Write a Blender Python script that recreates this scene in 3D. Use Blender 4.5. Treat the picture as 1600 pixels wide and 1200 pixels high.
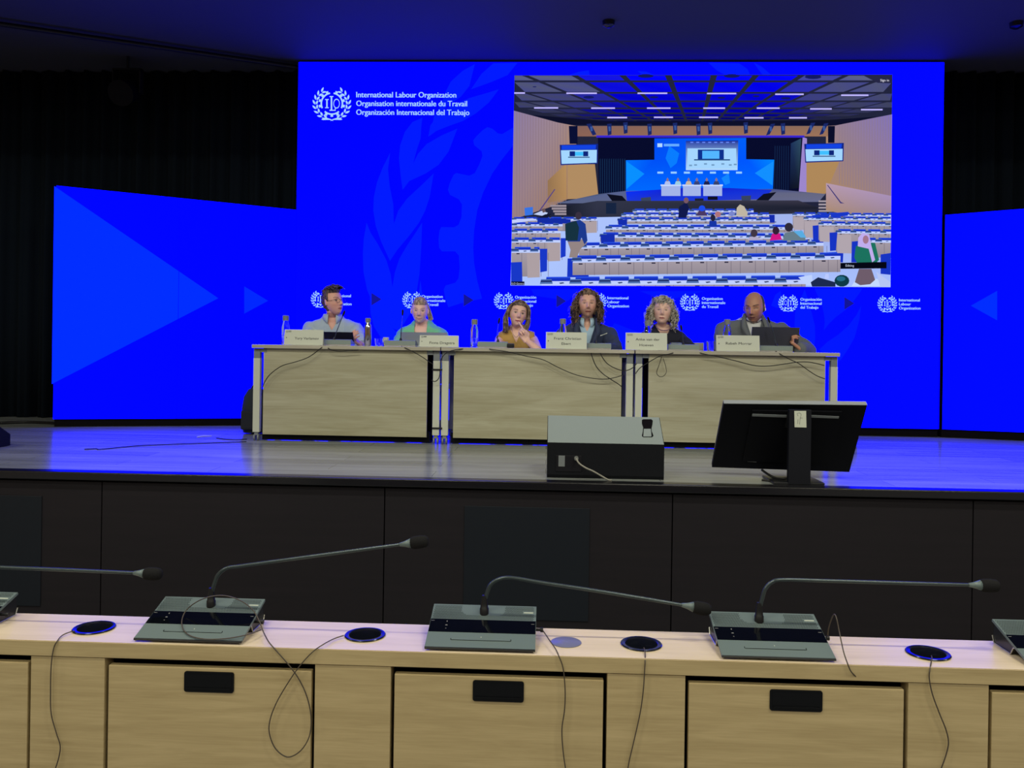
import bpy, bmesh, math, random
from mathutils import Vector, Matrix, noise
random.seed(7)
for o in list(bpy.data.objects): bpy.data.objects.remove(o, do_unlink=True)
S = bpy.context.scene
COL = S.collection

# ------------------------------------------------------------------ camera
F = 1320.0; CZ = 1.58; YAW = 0.042; ROLL = 0.0145; PX0, PY0 = 800.0, 541.0
d_ = Vector((-math.sin(YAW), math.cos(YAW), 0))
r0 = Vector((math.cos(YAW), math.sin(YAW), 0)); z_ = Vector((0, 0, 1))
r_ = (r0 + ROLL*z_).normalized(); u_ = (z_ - ROLL*r0).normalized()
CAM = Vector((0, 0, CZ))
cd = bpy.data.cameras.new('camera'); cam = bpy.data.objects.new('camera', cd); COL.objects.link(cam)
cam.matrix_world = Matrix(((r_.x, u_.x, -d_.x, 0), (r_.y, u_.y, -d_.y, 0), (r_.z, u_.z, -d_.z, CZ), (0, 0, 0, 1)))
cd.sensor_width = 36; cd.lens = 36*F/1600; cd.shift_y = -(600-PY0)/1600
cd.clip_start = 0.05; cd.clip_end = 100
S.camera = cam

# ------------------------------------------------------------------ exposure, world, room lamps
S.view_settings.view_transform = 'Standard'; S.view_settings.look = 'None'
S.view_settings.exposure = 0; S.view_settings.gamma = 1; S.view_settings.use_curve_mapping = False
W = bpy.data.worlds.new('world'); S.world = W; W.use_nodes = True
W.node_tree.nodes['Background'].inputs[0].default_value = (0.55, 0.62, 0.8, 1)
W.node_tree.nodes['Background'].inputs[1].default_value = 0.02
LAMP_W = 50.0
def lamp(x, y, z, sx, sy, w, col=(1.0, 0.965, 0.76)):
    l = bpy.data.lights.new('ceiling_lamp', 'AREA'); l.shape = 'RECTANGLE'; l.size = sx; l.size_y = sy
    l.energy = w; l.color = col
    o = bpy.data.objects.new('ceiling_lamp', l); COL.objects.link(o); o.location = (x, y, z)
    return o
# linear lamps of the hall ceiling, in rows over the seats
for yy in (-4.2, -1.8, 0.6, 2.6):
    for xx in (-5.4, -1.8, 1.8, 5.4):
        lamp(xx, yy, 4.55, 1.5, 0.12, LAMP_W)

# stage spotlights on the truss in front of the stage
for xx, tx_ in ((-3.2, -1.9), (-1.1, -.6), (1.1, .7), (3.2, 2.0)):
    l = bpy.data.lights.new('stage_spot', 'SPOT'); l.energy = 88; l.color = (1.0, 0.965, 0.87); l.spot_size = math.radians(62); l.spot_blend = 0.8; l.shadow_soft_size = 0.09
    o = bpy.data.objects.new('stage_spot', l); COL.objects.link(o); o.location = (xx, 2.9, 4.3)
    o.rotation_euler = (Vector((tx_, 6.6, 1.3))-Vector(o.location)).to_track_quat('-Z', 'Y').to_euler()

def px_dir(x, y): return d_ + r_*((x-PX0)/F) - u_*((y-PY0)/F)
def P(x, y, Y):
    v = px_dir(x, y); return CAM + v*(Y/v.y)
def PZ(x, y, Z):
    v = px_dir(x, y); return CAM + v*((Z-CZ)/v.z)
def PPL(x, y, q, n):
    v = px_dir(x, y); return CAM + v*((q-CAM).dot(n)/v.dot(n))

ZS = CZ-0.75          # stage floor
YS, YT, YE, YD = 7.61, 6.34, 4.70, 2.19
ZT = ZS+0.736         # panel table top
ZD = CZ-0.80          # desk top

# ------------------------------------------------------------------ helpers
def lin(c):
    c = c/255.0
    return c/12.92 if c <= 0.04045 else ((c+0.055)/1.055)**2.4
def srgb(r, g, b): return (lin(r), lin(g), lin(b), 1)

class MB:
    def __init__(s): s.v = []; s.f = []; s.c = []; s.m = []; s.col = None; s.mi = 0
    def add(s, vs, fs):
        k = len(s.v); s.v += [tuple(v) for v in vs]
        for f in fs: s.f.append([i+k for i in f]); s.c.append(s.col); s.m.append(s.mi)
        return s
    def box(s, x0, x1, y0, y1, z0, z1, b=0.0):
        if b <= 0:
            vs = [(x, y, z) for z in (z0, z1) for y in (y0, y1) for x in (x0, x1)]
            return s.add(vs, [(0, 2, 3, 1), (4, 5, 7, 6), (0, 1, 5, 4), (2, 6, 7, 3), (0, 4, 6, 2), (1, 3, 7, 5)])
        bm = bmesh.new(); bmesh.ops.create_cube(bm, size=1)
        for v in bm.verts: v.co = ((x0+x1)/2+v.co.x*(x1-x0), (y0+y1)/2+v.co.y*(y1-y0), (z0+z1)/2+v.co.z*(z1-z0))
        bmesh.ops.bevel(bm, geom=bm.edges[:]+bm.verts[:], offset=b, segments=2, profile=0.6, affect='EDGES')
        return s.bm(bm)
    def bm(s, bm):
        bm.verts.index_update(); vs = [v.co.copy() for v in bm.verts]; fs = [[v.index for v in f.verts] for f in bm.faces]
        bm.free(); return s.add(vs, fs)
    def prism(s, pts, vec):           # closed polygon pts (3D) extruded by vec
        n = len(pts); vec = Vector(vec); a = [Vector(p) for p in pts]; b = [p+vec for p in a]
        return s.add(a+b, [list(range(n))[::-1], list(range(n, 2*n))]+[(i, (i+1) % n, n+(i+1) % n, n+i) for i in range(n)])
    def tube(s, pts, r, n=8, smooth=0, caps=True):
        pts = [Vector(p) for p in pts]
        rr = r if isinstance(r, (list, tuple)) else [r]*len(pts)
        if smooth:
            pts, rr = catmull(pts, rr, smooth)
        rings = []; t0 = None; nrm = None
        for i, p in enumerate(pts):
            t = (pts[min(i+1, len(pts)-1)]-pts[max(i-1, 0)])
            t = t.normalized() if t.length > 1e-9 else Vector((0, 0, 1))
            if nrm is None:
                nrm = t.orthogonal().normalized()
            else:
                nrm = (nrm - t*nrm.dot(t)); nrm = nrm.normalized() if nrm.length > 1e-6 else t.orthogonal().normalized()
            bn = t.cross(nrm)
            rings.append([p+(nrm*math.cos(2*math.pi*k/n)+bn*math.sin(2*math.pi*k/n))*rr[i] for k in range(n)])
        vs = [v for q in rings for v in q]; fs = []
        for i in range(len(pts)-1):
            for k in range(n):
                a = i*n+k; b = i*n+(k+1) % n; fs.append((a, b, b+n, a+n))
        if caps: fs += [list(range(n))[::-1], list(range((len(pts)-1)*n, len(pts)*n))]
        return s.add(vs, fs)
    def lathe(s, prof, c, n=24):      # prof list of (r,z) from bottom
        c = Vector(c); vs = []; fs = []
        for r, z in prof:
            for k in range(n): a = 2*math.pi*k/n; vs.append(c+Vector((r*math.cos(a), r*math.sin(a), z)))
        for i in range(len(prof)-1):
            for k in range(n):
                a = i*n+k; b = i*n+(k+1) % n; fs.append((a, b, b+n, a+n))
        fs += [list(range(n))[::-1], list(range((len(prof)-1)*n, len(prof)*n))]
        return s.add(vs, fs)
    def ell(s, c, rx, ry, rz, M=None, nu=20, nv=12):
        c = Vector(c); vs = []; fs = []
        for j in range(nv+1):
            th = math.pi*j/nv
            for i in range(nu):
                a = 2*math.pi*i/nu
                p = Vector((rx*math.sin(th)*math.cos(a), ry*math.sin(th)*math.sin(a), rz*math.cos(th)))
                if M is not None: p = M @ p
                vs.append(c+p)
        for j in range(nv):
            for i in range(nu):
                a = j*nu+i; b = j*nu+(i+1) % nu; fs.append((a, a+nu, b+nu, b))
        return s.add(vs, fs)
    def build(s, name, mat, parent=None, smooth=False, local=True):
        me = bpy.data.meshes.new(name); me.from_pydata(s.v, [], s.f)
        if any(c is not None for c in s.c):
            at = me.color_attributes.new('Col', 'FLOAT_COLOR', 'CORNER'); i = 0
            for f, c in zip(s.f, s.c):
                if c is not None and isinstance(c[0], (tuple, list)):
                    for q in range(len(f)): at.data[i].color = c[q % len(c)]; i += 1
                else:
                    cc = c or (1, 1, 1, 1)
                    for _ in f: at.data[i].color = cc; i += 1
        mats = mat if isinstance(mat, (list, tuple)) else [mat]
        for m in mats: me.materials.append(m)
        if len(mats) > 1:
            for p, k in zip(me.polygons, s.m): p.material_index = k
        if smooth:
            for p in me.polygons: p.use_smooth = True
            if smooth != 'all':
                try: me.set_sharp_from_angle(angle=math.radians(38))
                except Exception: pass
        me.update()
        o = bpy.data.objects.new(name, me); COL.objects.link(o)
        if parent is not None:
            o.parent = parent
            if local:
                wl = WLOC.get(parent.name)
                if wl is None: wl = wloc(parent)
                me.transform(Matrix.Translation(-wl))
        return o
WLOC = {}
def wloc(o):
    v = Vector((0, 0, 0))
    while o is not None: v += Vector(o.location); o = o.parent
    return v
def catmull(p, r, k):
    op = []; orr = []
    n = len(p)
    for i in range(n-1):
        a, b, c, e = p[max(i-1, 0)], p[i], p[i+1], p[min(i+2, n-1)]
        for j in range(k):
            t = j/k; t2 = t*t; t3 = t2*t
            op.append(0.5*((2*b)+(c-a)*t+(2*a-5*b+4*c-e)*t2+(3*b-a-3*c+e)*t3)); orr.append(r[i]*(1-t)+r[i+1]*t)
    op.append(p[-1]); orr.append(r[-1]); return op, orr
def tag(o, label, cat, group=None):
    o['label'] = label; o['category'] = cat
    if group: o['group'] = group
    return o
def thing(name, loc, label, cat, group=None):
    o = bpy.data.objects.new(name, None); COL.objects.link(o); o.location = Vector(loc); o.empty_display_size = 0.1
    return tag(o, label, cat, group)
def struct(o): o['kind'] = 'structure'; return o
def dup(root, delta, label):
    r = root.copy(); COL.objects.link(r); r.location = Vector(root.location)+Vector(delta); r['label'] = label
    for ch in list(root.children):
        c = ch.copy(); COL.objects.link(c); c.parent = r
        for g in list(ch.children):
            e = g.copy(); COL.objects.link(e); e.parent = c
    return r

# ------------------------------------------------------------------ materials
def mat(name, col, rough=0.6, metal=0.0, spec=0.5, bump=0.0, bscale=200, coat=0.0, trans=0.0, ior=1.45, vary=0.0, vscale=6):
    m = bpy.data.materials.new(name); m.use_nodes = True; nt = m.node_tree; b = nt.nodes['Principled BSDF']
    b.inputs['Base Color'].default_value = col; b.inputs['Roughness'].default_value = rough
    b.inputs['Metallic'].default_value = metal; b.inputs['Specular IOR Level'].default_value = spec
    b.inputs['Coat Weight'].default_value = coat; b.inputs['Transmission Weight'].default_value = trans; b.inputs['IOR'].default_value = ior
    if bump or vary:
        tc = nt.nodes.new('ShaderNodeTexCoord')
    if bump:
        n = nt.nodes.new('ShaderNodeTexNoise'); n.inputs['Scale'].default_value = bscale; n.inputs['Detail'].default_value = 3
        nt.links.new(tc.outputs['Object'], n.inputs['Vector'])
        bp = nt.nodes.new('ShaderNodeBump'); bp.inputs['Strength'].default_value = bump; bp.inputs['Distance'].default_value = 0.002
        nt.links.new(n.outputs['Fac'], bp.inputs['Height']); nt.links.new(bp.outputs['Normal'], b.inputs['Normal'])
    if vary:
        n = nt.nodes.new('ShaderNodeTexNoise'); n.inputs['Scale'].default_value = vscale; n.inputs['Detail'].default_value = 4
        nt.links.new(tc.outputs['Object'], n.inputs['Vector'])
        mx = nt.nodes.new('ShaderNodeMix'); mx.data_type = 'RGBA'
        mx.inputs['A'].default_value = tuple(c*(1-vary) for c in col[:3])+(1,); mx.inputs['B'].default_value = tuple(min(1, c*(1+vary)) for c in col[:3])+(1,)
        nt.links.new(n.outputs['Fac'], mx.inputs['Factor']); nt.links.new(mx.outputs['Result'], b.inputs['Base Color'])
    return m
def wood(name, c1, c2, scale=(1.2, 14, 30), rough=0.45, spec=0.5, coat=0.0, plank=None, dist=0.6):
    m = bpy.data.materials.new(name); m.use_nodes = True; nt = m.node_tree; L = nt.links; b = nt.nodes['Principled BSDF']
    b.inputs['Roughness'].default_value = rough; b.inputs['Specular IOR Level'].default_value = spec; b.inputs['Coat Weight'].default_value = coat
    b.inputs['Coat Roughness'].default_value = 0.15
    tc = nt.nodes.new('ShaderNodeTexCoord'); mp = nt.nodes.new('ShaderNodeMapping'); mp.inputs['Scale'].default_value = scale
    geo = nt.nodes.new('ShaderNodeNewGeometry')
    L.new(geo.outputs['Position'], mp.inputs['Vector'])
    n1 = nt.nodes.new('ShaderNodeTexNoise'); n1.inputs['Scale'].default_value = 1.0; n1.inputs['Detail'].default_value = 6; n1.inputs['Roughness'].default_value = 0.62; n1.inputs['Distortion'].default_value = dist
    L.new(mp.outputs['Vector'], n1.inputs['Vector'])
    mp2 = nt.nodes.new('ShaderNodeMapping'); mp2.inputs['Scale'].default_value = tuple(s*f for s, f in zip(scale, (3.5, 9, 9)))
    L.new(geo.outputs['Position'], mp2.inputs['Vector'])
    n2 = nt.nodes.new('ShaderNodeTexNoise'); n2.inputs['Scale'].default_value = 1.0; n2.inputs['Detail'].default_value = 2
    L.new(mp2.outputs['Vector'], n2.inputs['Vector'])
    add = nt.nodes.new('ShaderNodeMath'); add.operation = 'MULTIPLY_ADD'; add.inputs[1].default_value = 0.35
    L.new(n2.outputs['Fac'], add.inputs[0]); L.new(n1.outputs['Fac'], add.inputs[2])
    cr = nt.nodes.new('ShaderNodeValToRGB'); cr.color_ramp.elements[0].position = 0.45; cr.color_ramp.elements[1].position = 0.9
    cr.color_ramp.elements[0].color = c2; cr.color_ramp.elements[1].color = c1
    L.new(add.outputs[0], cr.inputs['Fac']); out = cr.outputs['Color']
    if plank:
        br = nt.nodes.new('ShaderNodeTexBrick'); br.inputs['Scale'].default_value = 1; br.inputs['Brick Width'].default_value = plank[0]; br.inputs['Row Height'].default_value = plank[1]
        br.inputs['Mortar Size'].default_value = 0.002; br.inputs['Color1'].default_value = (1, 1, 1, 1); br.inputs['Color2'].default_value = (0.75, 0.75, 0.75, 1); br.inputs['Mortar'].default_value = (0.35, 0.35, 0.35, 1)
        L.new(geo.outputs['Position'], br.inputs['Vector'])
        mx = nt.nodes.new('ShaderNodeMix'); mx.data_type = 'RGBA'; mx.blend_type = 'MULTIPLY'; mx.inputs['Factor'].default_value = 1
        L.new(out, mx.inputs['A']); L.new(br.outputs['Color'], mx.inputs['B']); out = mx.outputs['Result']
    L.new(out, b.inputs['Base Color'])
    return m
def attr_mat(name, emit=True, rough=0.5, power=1.0, sss=0.0):
    m = bpy.data.materials.new(name); m.use_nodes = True; nt = m.node_tree
    a = nt.nodes.new('ShaderNodeVertexColor'); a.layer_name = 'Col'
    if emit:
        nt.nodes.remove(nt.nodes['Principled BSDF']); e = nt.nodes.new('ShaderNodeEmission'); e.inputs['Strength'].default_value = power
        nt.links.new(a.outputs['Color'], e.inputs['Color']); nt.links.new(e.outputs[0], nt.nodes['Material Output'].inputs['Surface'])
    else:
        b = nt.nodes['Principled BSDF']; b.inputs['Roughness'].default_value = rough
        nt.links.new(a.outputs['Color'], b.inputs['Base Color'])
    return m
LP = 4.2        # the blue areas of the LED wall are brighter than the camera can record
def led_rgb(r, g, b): return (lin(r)/LP, lin(g)/LP, lin(b), 1)
M_led = attr_mat('led_pixels'); M_ledbg = attr_mat('led_background', power=LP)
M_black = mat('black_cloth', srgb(20, 28, 37), 0.95, spec=0.1)
M_ceil = mat('black_ceiling_paint', srgb(70, 72, 80), 0.75, spec=0.3)
M_plastic = mat('black_plastic', srgb(20, 21, 25), 0.45, spec=0.4, bump=0.1)
M_unit = mat('slate_plastic', srgb(92, 106, 108), 0.42, spec=0.5, bump=0.05, bscale=400)
M_glassy = mat('black_glass_strip', srgb(6, 8, 14), 0.08, spec=0.5)
M_unitside = mat('dark_side_plastic', srgb(24, 25, 30), 0.3, spec=0.5)
M_silver = mat('silver_trim', srgb(196, 196, 190), 0.3, metal=0.7)
M_foam = mat('foam', srgb(30, 30, 32), 0.95, spec=0.1, bump=0.7, bscale=500)
M_stem = mat('gooseneck_metal', srgb(62, 72, 76), 0.32, metal=0.5)
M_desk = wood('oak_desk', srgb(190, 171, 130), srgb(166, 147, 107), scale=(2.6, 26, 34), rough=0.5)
M_desk_lit = wood('oak_desk_lit', srgb(216, 198, 174), srgb(197, 179, 150), scale=(1.6, 18, 14), rough=0.42, spec=0.5, coat=0.1)  # lighter, pinker oak: the screen's light on the top is mixed in
M_table = wood('pale_table_oak', srgb(172, 170, 147), srgb(145, 141, 114), scale=(1.1, 10, 11), rough=0.5)
M_ttop = wood('table_top_laminate', srgb(176, 172, 158), srgb(150, 146, 130), scale=(1.2, 10, 12), rough=0.45)
M_leg = mat('grey_white_metal', srgb(186, 190, 176), 0.5, spec=0.4)
M_legdark = mat('grey_bracket_metal', srgb(112, 118, 122), 0.5, spec=0.4)
M_floorstage = wood('grey_stage_laminate', srgb(170, 176, 172), srgb(126, 131, 131), scale=(0.9, 9, 9), rough=0.22, spec=0.6, plank=(1.3, 0.2))
M_front = wood('dark_stage_panel', srgb(28, 25, 31), srgb(23, 21, 27), scale=(1.2, 20, 26), rough=0.6, spec=0.25)
M_unit2 = mat('light_slate_plastic', srgb(126, 140, 136), 0.45)
M_pull = mat('black_pull', srgb(7, 9, 14), 0.35, spec=0.25)
M_mon = mat('matt_black_shell', srgb(8, 9, 15), 0.6, spec=0.15)
M_hatch = mat('dark_hatch', srgb(18, 24, 33), 0.55, spec=0.3)
M_gap = mat('dark_gap', srgb(14, 12, 12), 0.8, spec=0.1)
M_carpet = mat('hall_carpet', srgb(120, 122, 128), 0.95, bump=0.4)
M_wallwood = wood('hall_wall_wood', srgb(176, 140, 100), srgb(150, 116, 80), scale=(10, 10, 1.1), rough=0.5)
M_paper = mat('white_card', srgb(190, 196, 182), 0.6)
M_ink = mat('ink', srgb(40, 42, 48), 0.8)
M_glass = mat('clear_glass', (0.95, 0.97, 1, 1), 0.03, trans=1.0, ior=1.45)
M_cap = mat('grey_cap', srgb(120, 124, 122), 0.45)
M_steel = mat('polished_steel', srgb(200, 200, 205), 0.15, metal=1.0)
M_cable = mat('black_cable', srgb(16, 16, 18), 0.5)
M_cablegrey = mat('grey_cable', srgb(140, 138, 130), 0.5)
M_cablebrown = mat('thin_grey_cable', srgb(70, 62, 54), 0.5)
M_cream = mat('cream_upholstery', srgb(200, 192, 150), 0.8)
M_wedge = mat('textured_grey_paint', srgb(136, 147, 146), 0.8, spec=0.3, bump=0.6, bscale=300)
M_wedgeside = mat('black_speaker_paint', srgb(16, 18, 24), 0.85, spec=0.2, bump=0.6, bscale=300)
M_ring = mat('grommet_ring', srgb(38, 42, 60), 0.2, metal=0.6, spec=0.6)
M_trimblack = mat('black_nosing', srgb(22, 22, 26), 0.25, spec=0.6)
# ------------------------------------------------------------------ room shell
XW = 8.2; ZC = P(800, 97, YS).z + 0.02
def sbox(name, m, *a, b=0): return struct(MB().box(*a, b=b).build(name, m))
sbox('floor', M_carpet, -XW, XW, -9, YE+0.02, -0.1, 0)
stage = MB().box(-XW, XW, YE+0.03, 8.6, 0.0, ZS); so = struct(stage.build('trim_stage_floor', M_floorstage))
sbox('ceiling', M_ceil, -XW, XW, YE-0.4, 8.6, ZC, ZC+0.1)
sbox('ceiling_hall', M_ceil, -XW, XW, -9, YE-0.4, 4.6, 4.7)
sbox('wall_back', M_black, -XW, XW, 8.5, 8.6, 0, 5)
sbox('wall_left', M_wallwood, -XW-0.1, -XW, -9, 8.6, 0, 5)
sbox('wall_right', M_wallwood, XW, XW+0.1, -9, 8.6, 0, 5)
sbox('wall_rear', M_wallwood, -XW, XW, -9.1, -9, 0, 5)
# stage front: dark panels with open joints, two hatches
xs = [P(x, 850, YE).x for x in (-285, 158, 600, 1050, 1520, 1960)]
fb = MB()
edges = [-XW]+xs+[XW]
for a, b in zip(edges[:-1], edges[1:]): fb.box(a+0.003, b-0.003, YE-0.0, YE+0.03, 0.005, ZS-0.055, b=0.002)
struct(fb.build('wall_stage_front', M_front))
sbox('trim_1', M_gap, -XW, XW, YE+0.025, YE+0.035, 0, ZS-0.05)
sbox('trim_2', M_trimblack, -XW, XW, YE-0.035, YE+0.06, ZS-0.042, ZS+0.003, b=0.006)
h0 = P(726, 790, YE); h1 = P(920, 900, YE)
def hatch(x0, x1, z1):
    t = MB(); t.box(x0, x1, YE-0.006, YE+0.0, 0.06, z1, b=0.002)
    return struct(t.build('trim_hatch', M_hatch))
hatch(h0.x, h1.x, h0.z); e = P(66, 776, YE); hatch(e.x-(h1.x-h0.x), e.x, h0.z)

# curtains
def curtain(name, x0, x1, y, label):
    n = int((x1-x0)/0.018); v = []; f = []
    for i in range(n+1):
        x = x0+(x1-x0)*i/n; w = 0.05*math.sin(x*34+1.3*math.sin(x*3.1))+0.02*math.sin(x*71)
        for z in (ZS+0.005, 2.2, ZC-0.01): v.append((x, y+w*(1.0 if z < 3 else 0.7), z))
    for i in range(n):
        for k in range(2): a = i*3+k; f.append((a, a+3, a+4, a+1))
    m = MB().add(v, f); o = m.build(name, M_black, smooth='all')
    md = o.modifiers.new('s', 'SOLIDIFY'); md.thickness = 0.006
    return tag(o, label, 'curtain')
cx0 = P(463, 330, YS).x; cx1 = P(1472, 330, YS).x
curtain('stage_curtain', -XW+0.05, cx0+0.3, 7.92, 'black pleated stage curtain behind the left wing of the blue screen')
curtain('stage_curtain', cx1-0.3, XW-0.05, 7.92, 'black pleated stage curtain behind the right wing of the blue screen')

# ------------------------------------------------------------------ LED walls
BL = led_rgb(1, 3, 236); BL2 = srgb(2, 16, 250); WM = led_rgb(3, 27, 250)
zt = P(800, 97, YS).z; zb = P(1469, 670.5, YS).z
led = thing('led_wall', ((cx0+cx1)/2, YS, ZS), 'tall central blue video wall showing emblem and conference room picture', 'screen')
MB().box(cx0, cx1, YS+0.003, YS+0.09, zb, zt, b=0.002).build('cabinet', M_plastic, led)
MB().box(cx0, cx1, YS+0.03, YS+0.3, ZS+0.001, zb).build('plinth', M_gap, led)
class Paint:
    def __init__(s, fn): s.mb = MB(); s.fn = fn; s.k = 0
    def poly(s, pts, col, step=1):
        s.k += step; s.mb.col = col
        v = [s.fn(x, y, s.k*0.00025) for x, y in pts]
        s.mb.add(v, [list(range(len(v)))])
    def flat(s, polys, col):
        s.k += 1; s.mb.col = col
        for pts in polys:
            v = [s.fn(x, y, s.k*0.00025) for x, y in pts]; s.mb.add(v, [list(range(len(v)))])
pf = lambda x, y, k: P(x, y, YS-k)
bg = MB(); N = 24
def mixc(a, b, t): return tuple(a[i]*(1-t)+b[i]*t for i in range(4))
for i in range(12):
    for j in range(8):
        xa, xb = cx0+(cx1-cx0)*i/12, cx0+(cx1-cx0)*(i+1)/12; za, zb_ = zb+(zt-zb)*j/8, zb+(zt-zb)*(j+1)/8
        def cc(x, z):
            return mixc(BL, led_rgb(3, 9, 252), max(0, min(1, 0.75*(x-cx0)/(cx1-cx0)+0.45*(1-(z-zb)/(zt-zb)))))
        bg.col = [cc(xa, za), cc(xb, za), cc(xb, zb_), cc(xa, zb_)]
        bg.add([(xa, YS, za), (xb, YS, za), (xb, YS, zb_), (xa, YS, zb_)], [(0, 1, 2, 3)])
bg.build('display_surface', M_ledbg, led)
def smoothpoly(pts, k=4):
    n = len(pts); out = []
    for i in range(n):
        a, b, c, e = (Vector(pts[(i+q) % n]) for q in (-1, 0, 1, 2))
        for j in range(k):
            t = j/k; t2 = t*t; t3 = t2*t
            out.append(0.5*((2*b)+(c-a)*t+(2*a-5*b+4*c-e)*t2+(3*b-a-3*c+e)*t3))
    return [(p.x, p.y) for p in out]
def Z1(l): return [(460+x/2.927, 90+y/2.927) for x, y in l]
wm = Paint(pf)
wm.flat([Z1([(330,755),(317,830),(313,900),(316,980),(332,1060),(360,1130),(410,1195),(455,1240),(480,1250),(530,1170),(556,1090),(572,990),(580,870),(584,755),(555,800),(515,860),(480,920),(460,980),(448,1050),(440,990),(420,925),(380,850),(348,800)]),
 Z1([(438,435),(405,500),(378,570),(363,640),(361,700),(372,770),(398,845),(437,930),(470,880),(525,815),(570,755),(598,700),(618,640),(637,530),(580,585),(515,645),(475,700),(455,760),(452,670),(436,590),(428,510)]),
 Z1([(585,275),(540,295),(505,340),(484,400),(478,460),(486,540),(495,605),(525,565),(600,530),(660,490),(705,430),(745,325),(675,355),(605,395),(565,440),(543,485),(560,420),(577,370),(580,320)]),
 Z1([(935,145),(890,205),(830,255),(770,290),(700,315),(650,335),(612,362),(622,310),(655,265),(720,220),(800,185),(870,165)]),
 Z1([(825,30),(770,60),(715,110),(690,160),(672,215),(640,265),(626,330),(650,270),(700,220),(760,180),(800,130)]),
 Z1([(1020,24),(910,26),(855,75),(808,145),(900,112),(975,80)]),
 Z1([(1000,320),(950,350),(930,346),(905,325),(882,318),(860,333),(832,360),(818,378),(822,400),(856,428),(860,450),(845,490),(825,528),(800,540),(740,528),(728,536),(710,575),(702,605),(712,628),(752,648),(766,672),(764,730),(750,765),(730,776),(672,775),(664,790),(659,830),(662,870),(675,886),(735,886),(752,905),(756,960),(750,1010),(735,1030),(692,1042),(683,1060),(690,1100),(704,1142),(760,1124),(858,1102),(836,1020),(822,940),(818,870),(822,790),(836,700),(862,620),(905,530),(950,465),(1002,400)]),
 [(579,490),(584,510),(600,535),(640,545),(620,520),(596,490),(583,460),(577,440)],
 [(657,438),(655,455),(650,470),(662,470),(659,455)],
], WM)
def Z2(l): return [(1180+x/4.8, 440+y/4.8) for x, y in l]
wm.flat([Z2([(805,50),(780,90),(735,150),(680,210),(600,270),(550,320),(515,365),(522,300),(515,240),(500,170),(470,110),(445,50)]),
 Z2([(795,180),(780,290),(745,420),(700,500),(640,590),(600,600),(480,510),(545,450),(620,400),(700,330),(760,250)]),
 Z2([(372,60),(340,130),(300,230),(295,330),(330,410),(400,500),(440,520),(450,420),(448,330),(425,240),(400,150)]),
 Z2([(190,70),(150,100),(120,180),(170,200),(200,120)])], mixc(WM, led_rgb(3,9,252), 0.25))
wm.flat([[(1107,98),(1120,110),(1133,117),(1172,117),(1168,108),(1155,99)], [(1178,98),(1186,110),(1192,117),(1205,117),(1190,104)],
         [(996,111),(1004,117),(1022,117),(1010,112)], [(890,117),(905,112),(920,110),(921,117)]], WM)
wm.flat([[(830,452),(835,462),(888,470),(905,452)], [(1000,455),(1040,470),(1100,455)], [(940, 540), (960, 505), (1000, 520), (1000, 545)]], mixc(WM, led_rgb(3,9,252), 0.5))
# dark arrow marks between the small emblems
for x, y in ((580, 467.5), (724, 469), (869, 470.5), (1018, 472), (1167, 473), (1319, 474)):
    wm.poly([(x, y-10.5), (x+16.5, y), (x, y+10.5)], tuple(c/LP for c in srgb(20, 22, 150)[:3])+(1,))
wm.mb.build('watermark', M_ledbg, led)
sm = MB(); sm.col = srgb(1, 2, 130)
for x in (cx0+0.004, cx1-0.006): sm.box(x-0.003, x+0.003, YS-0.0004, YS+0.001, zb, zt)
sm.build('panel_seam', M_led, led)

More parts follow.
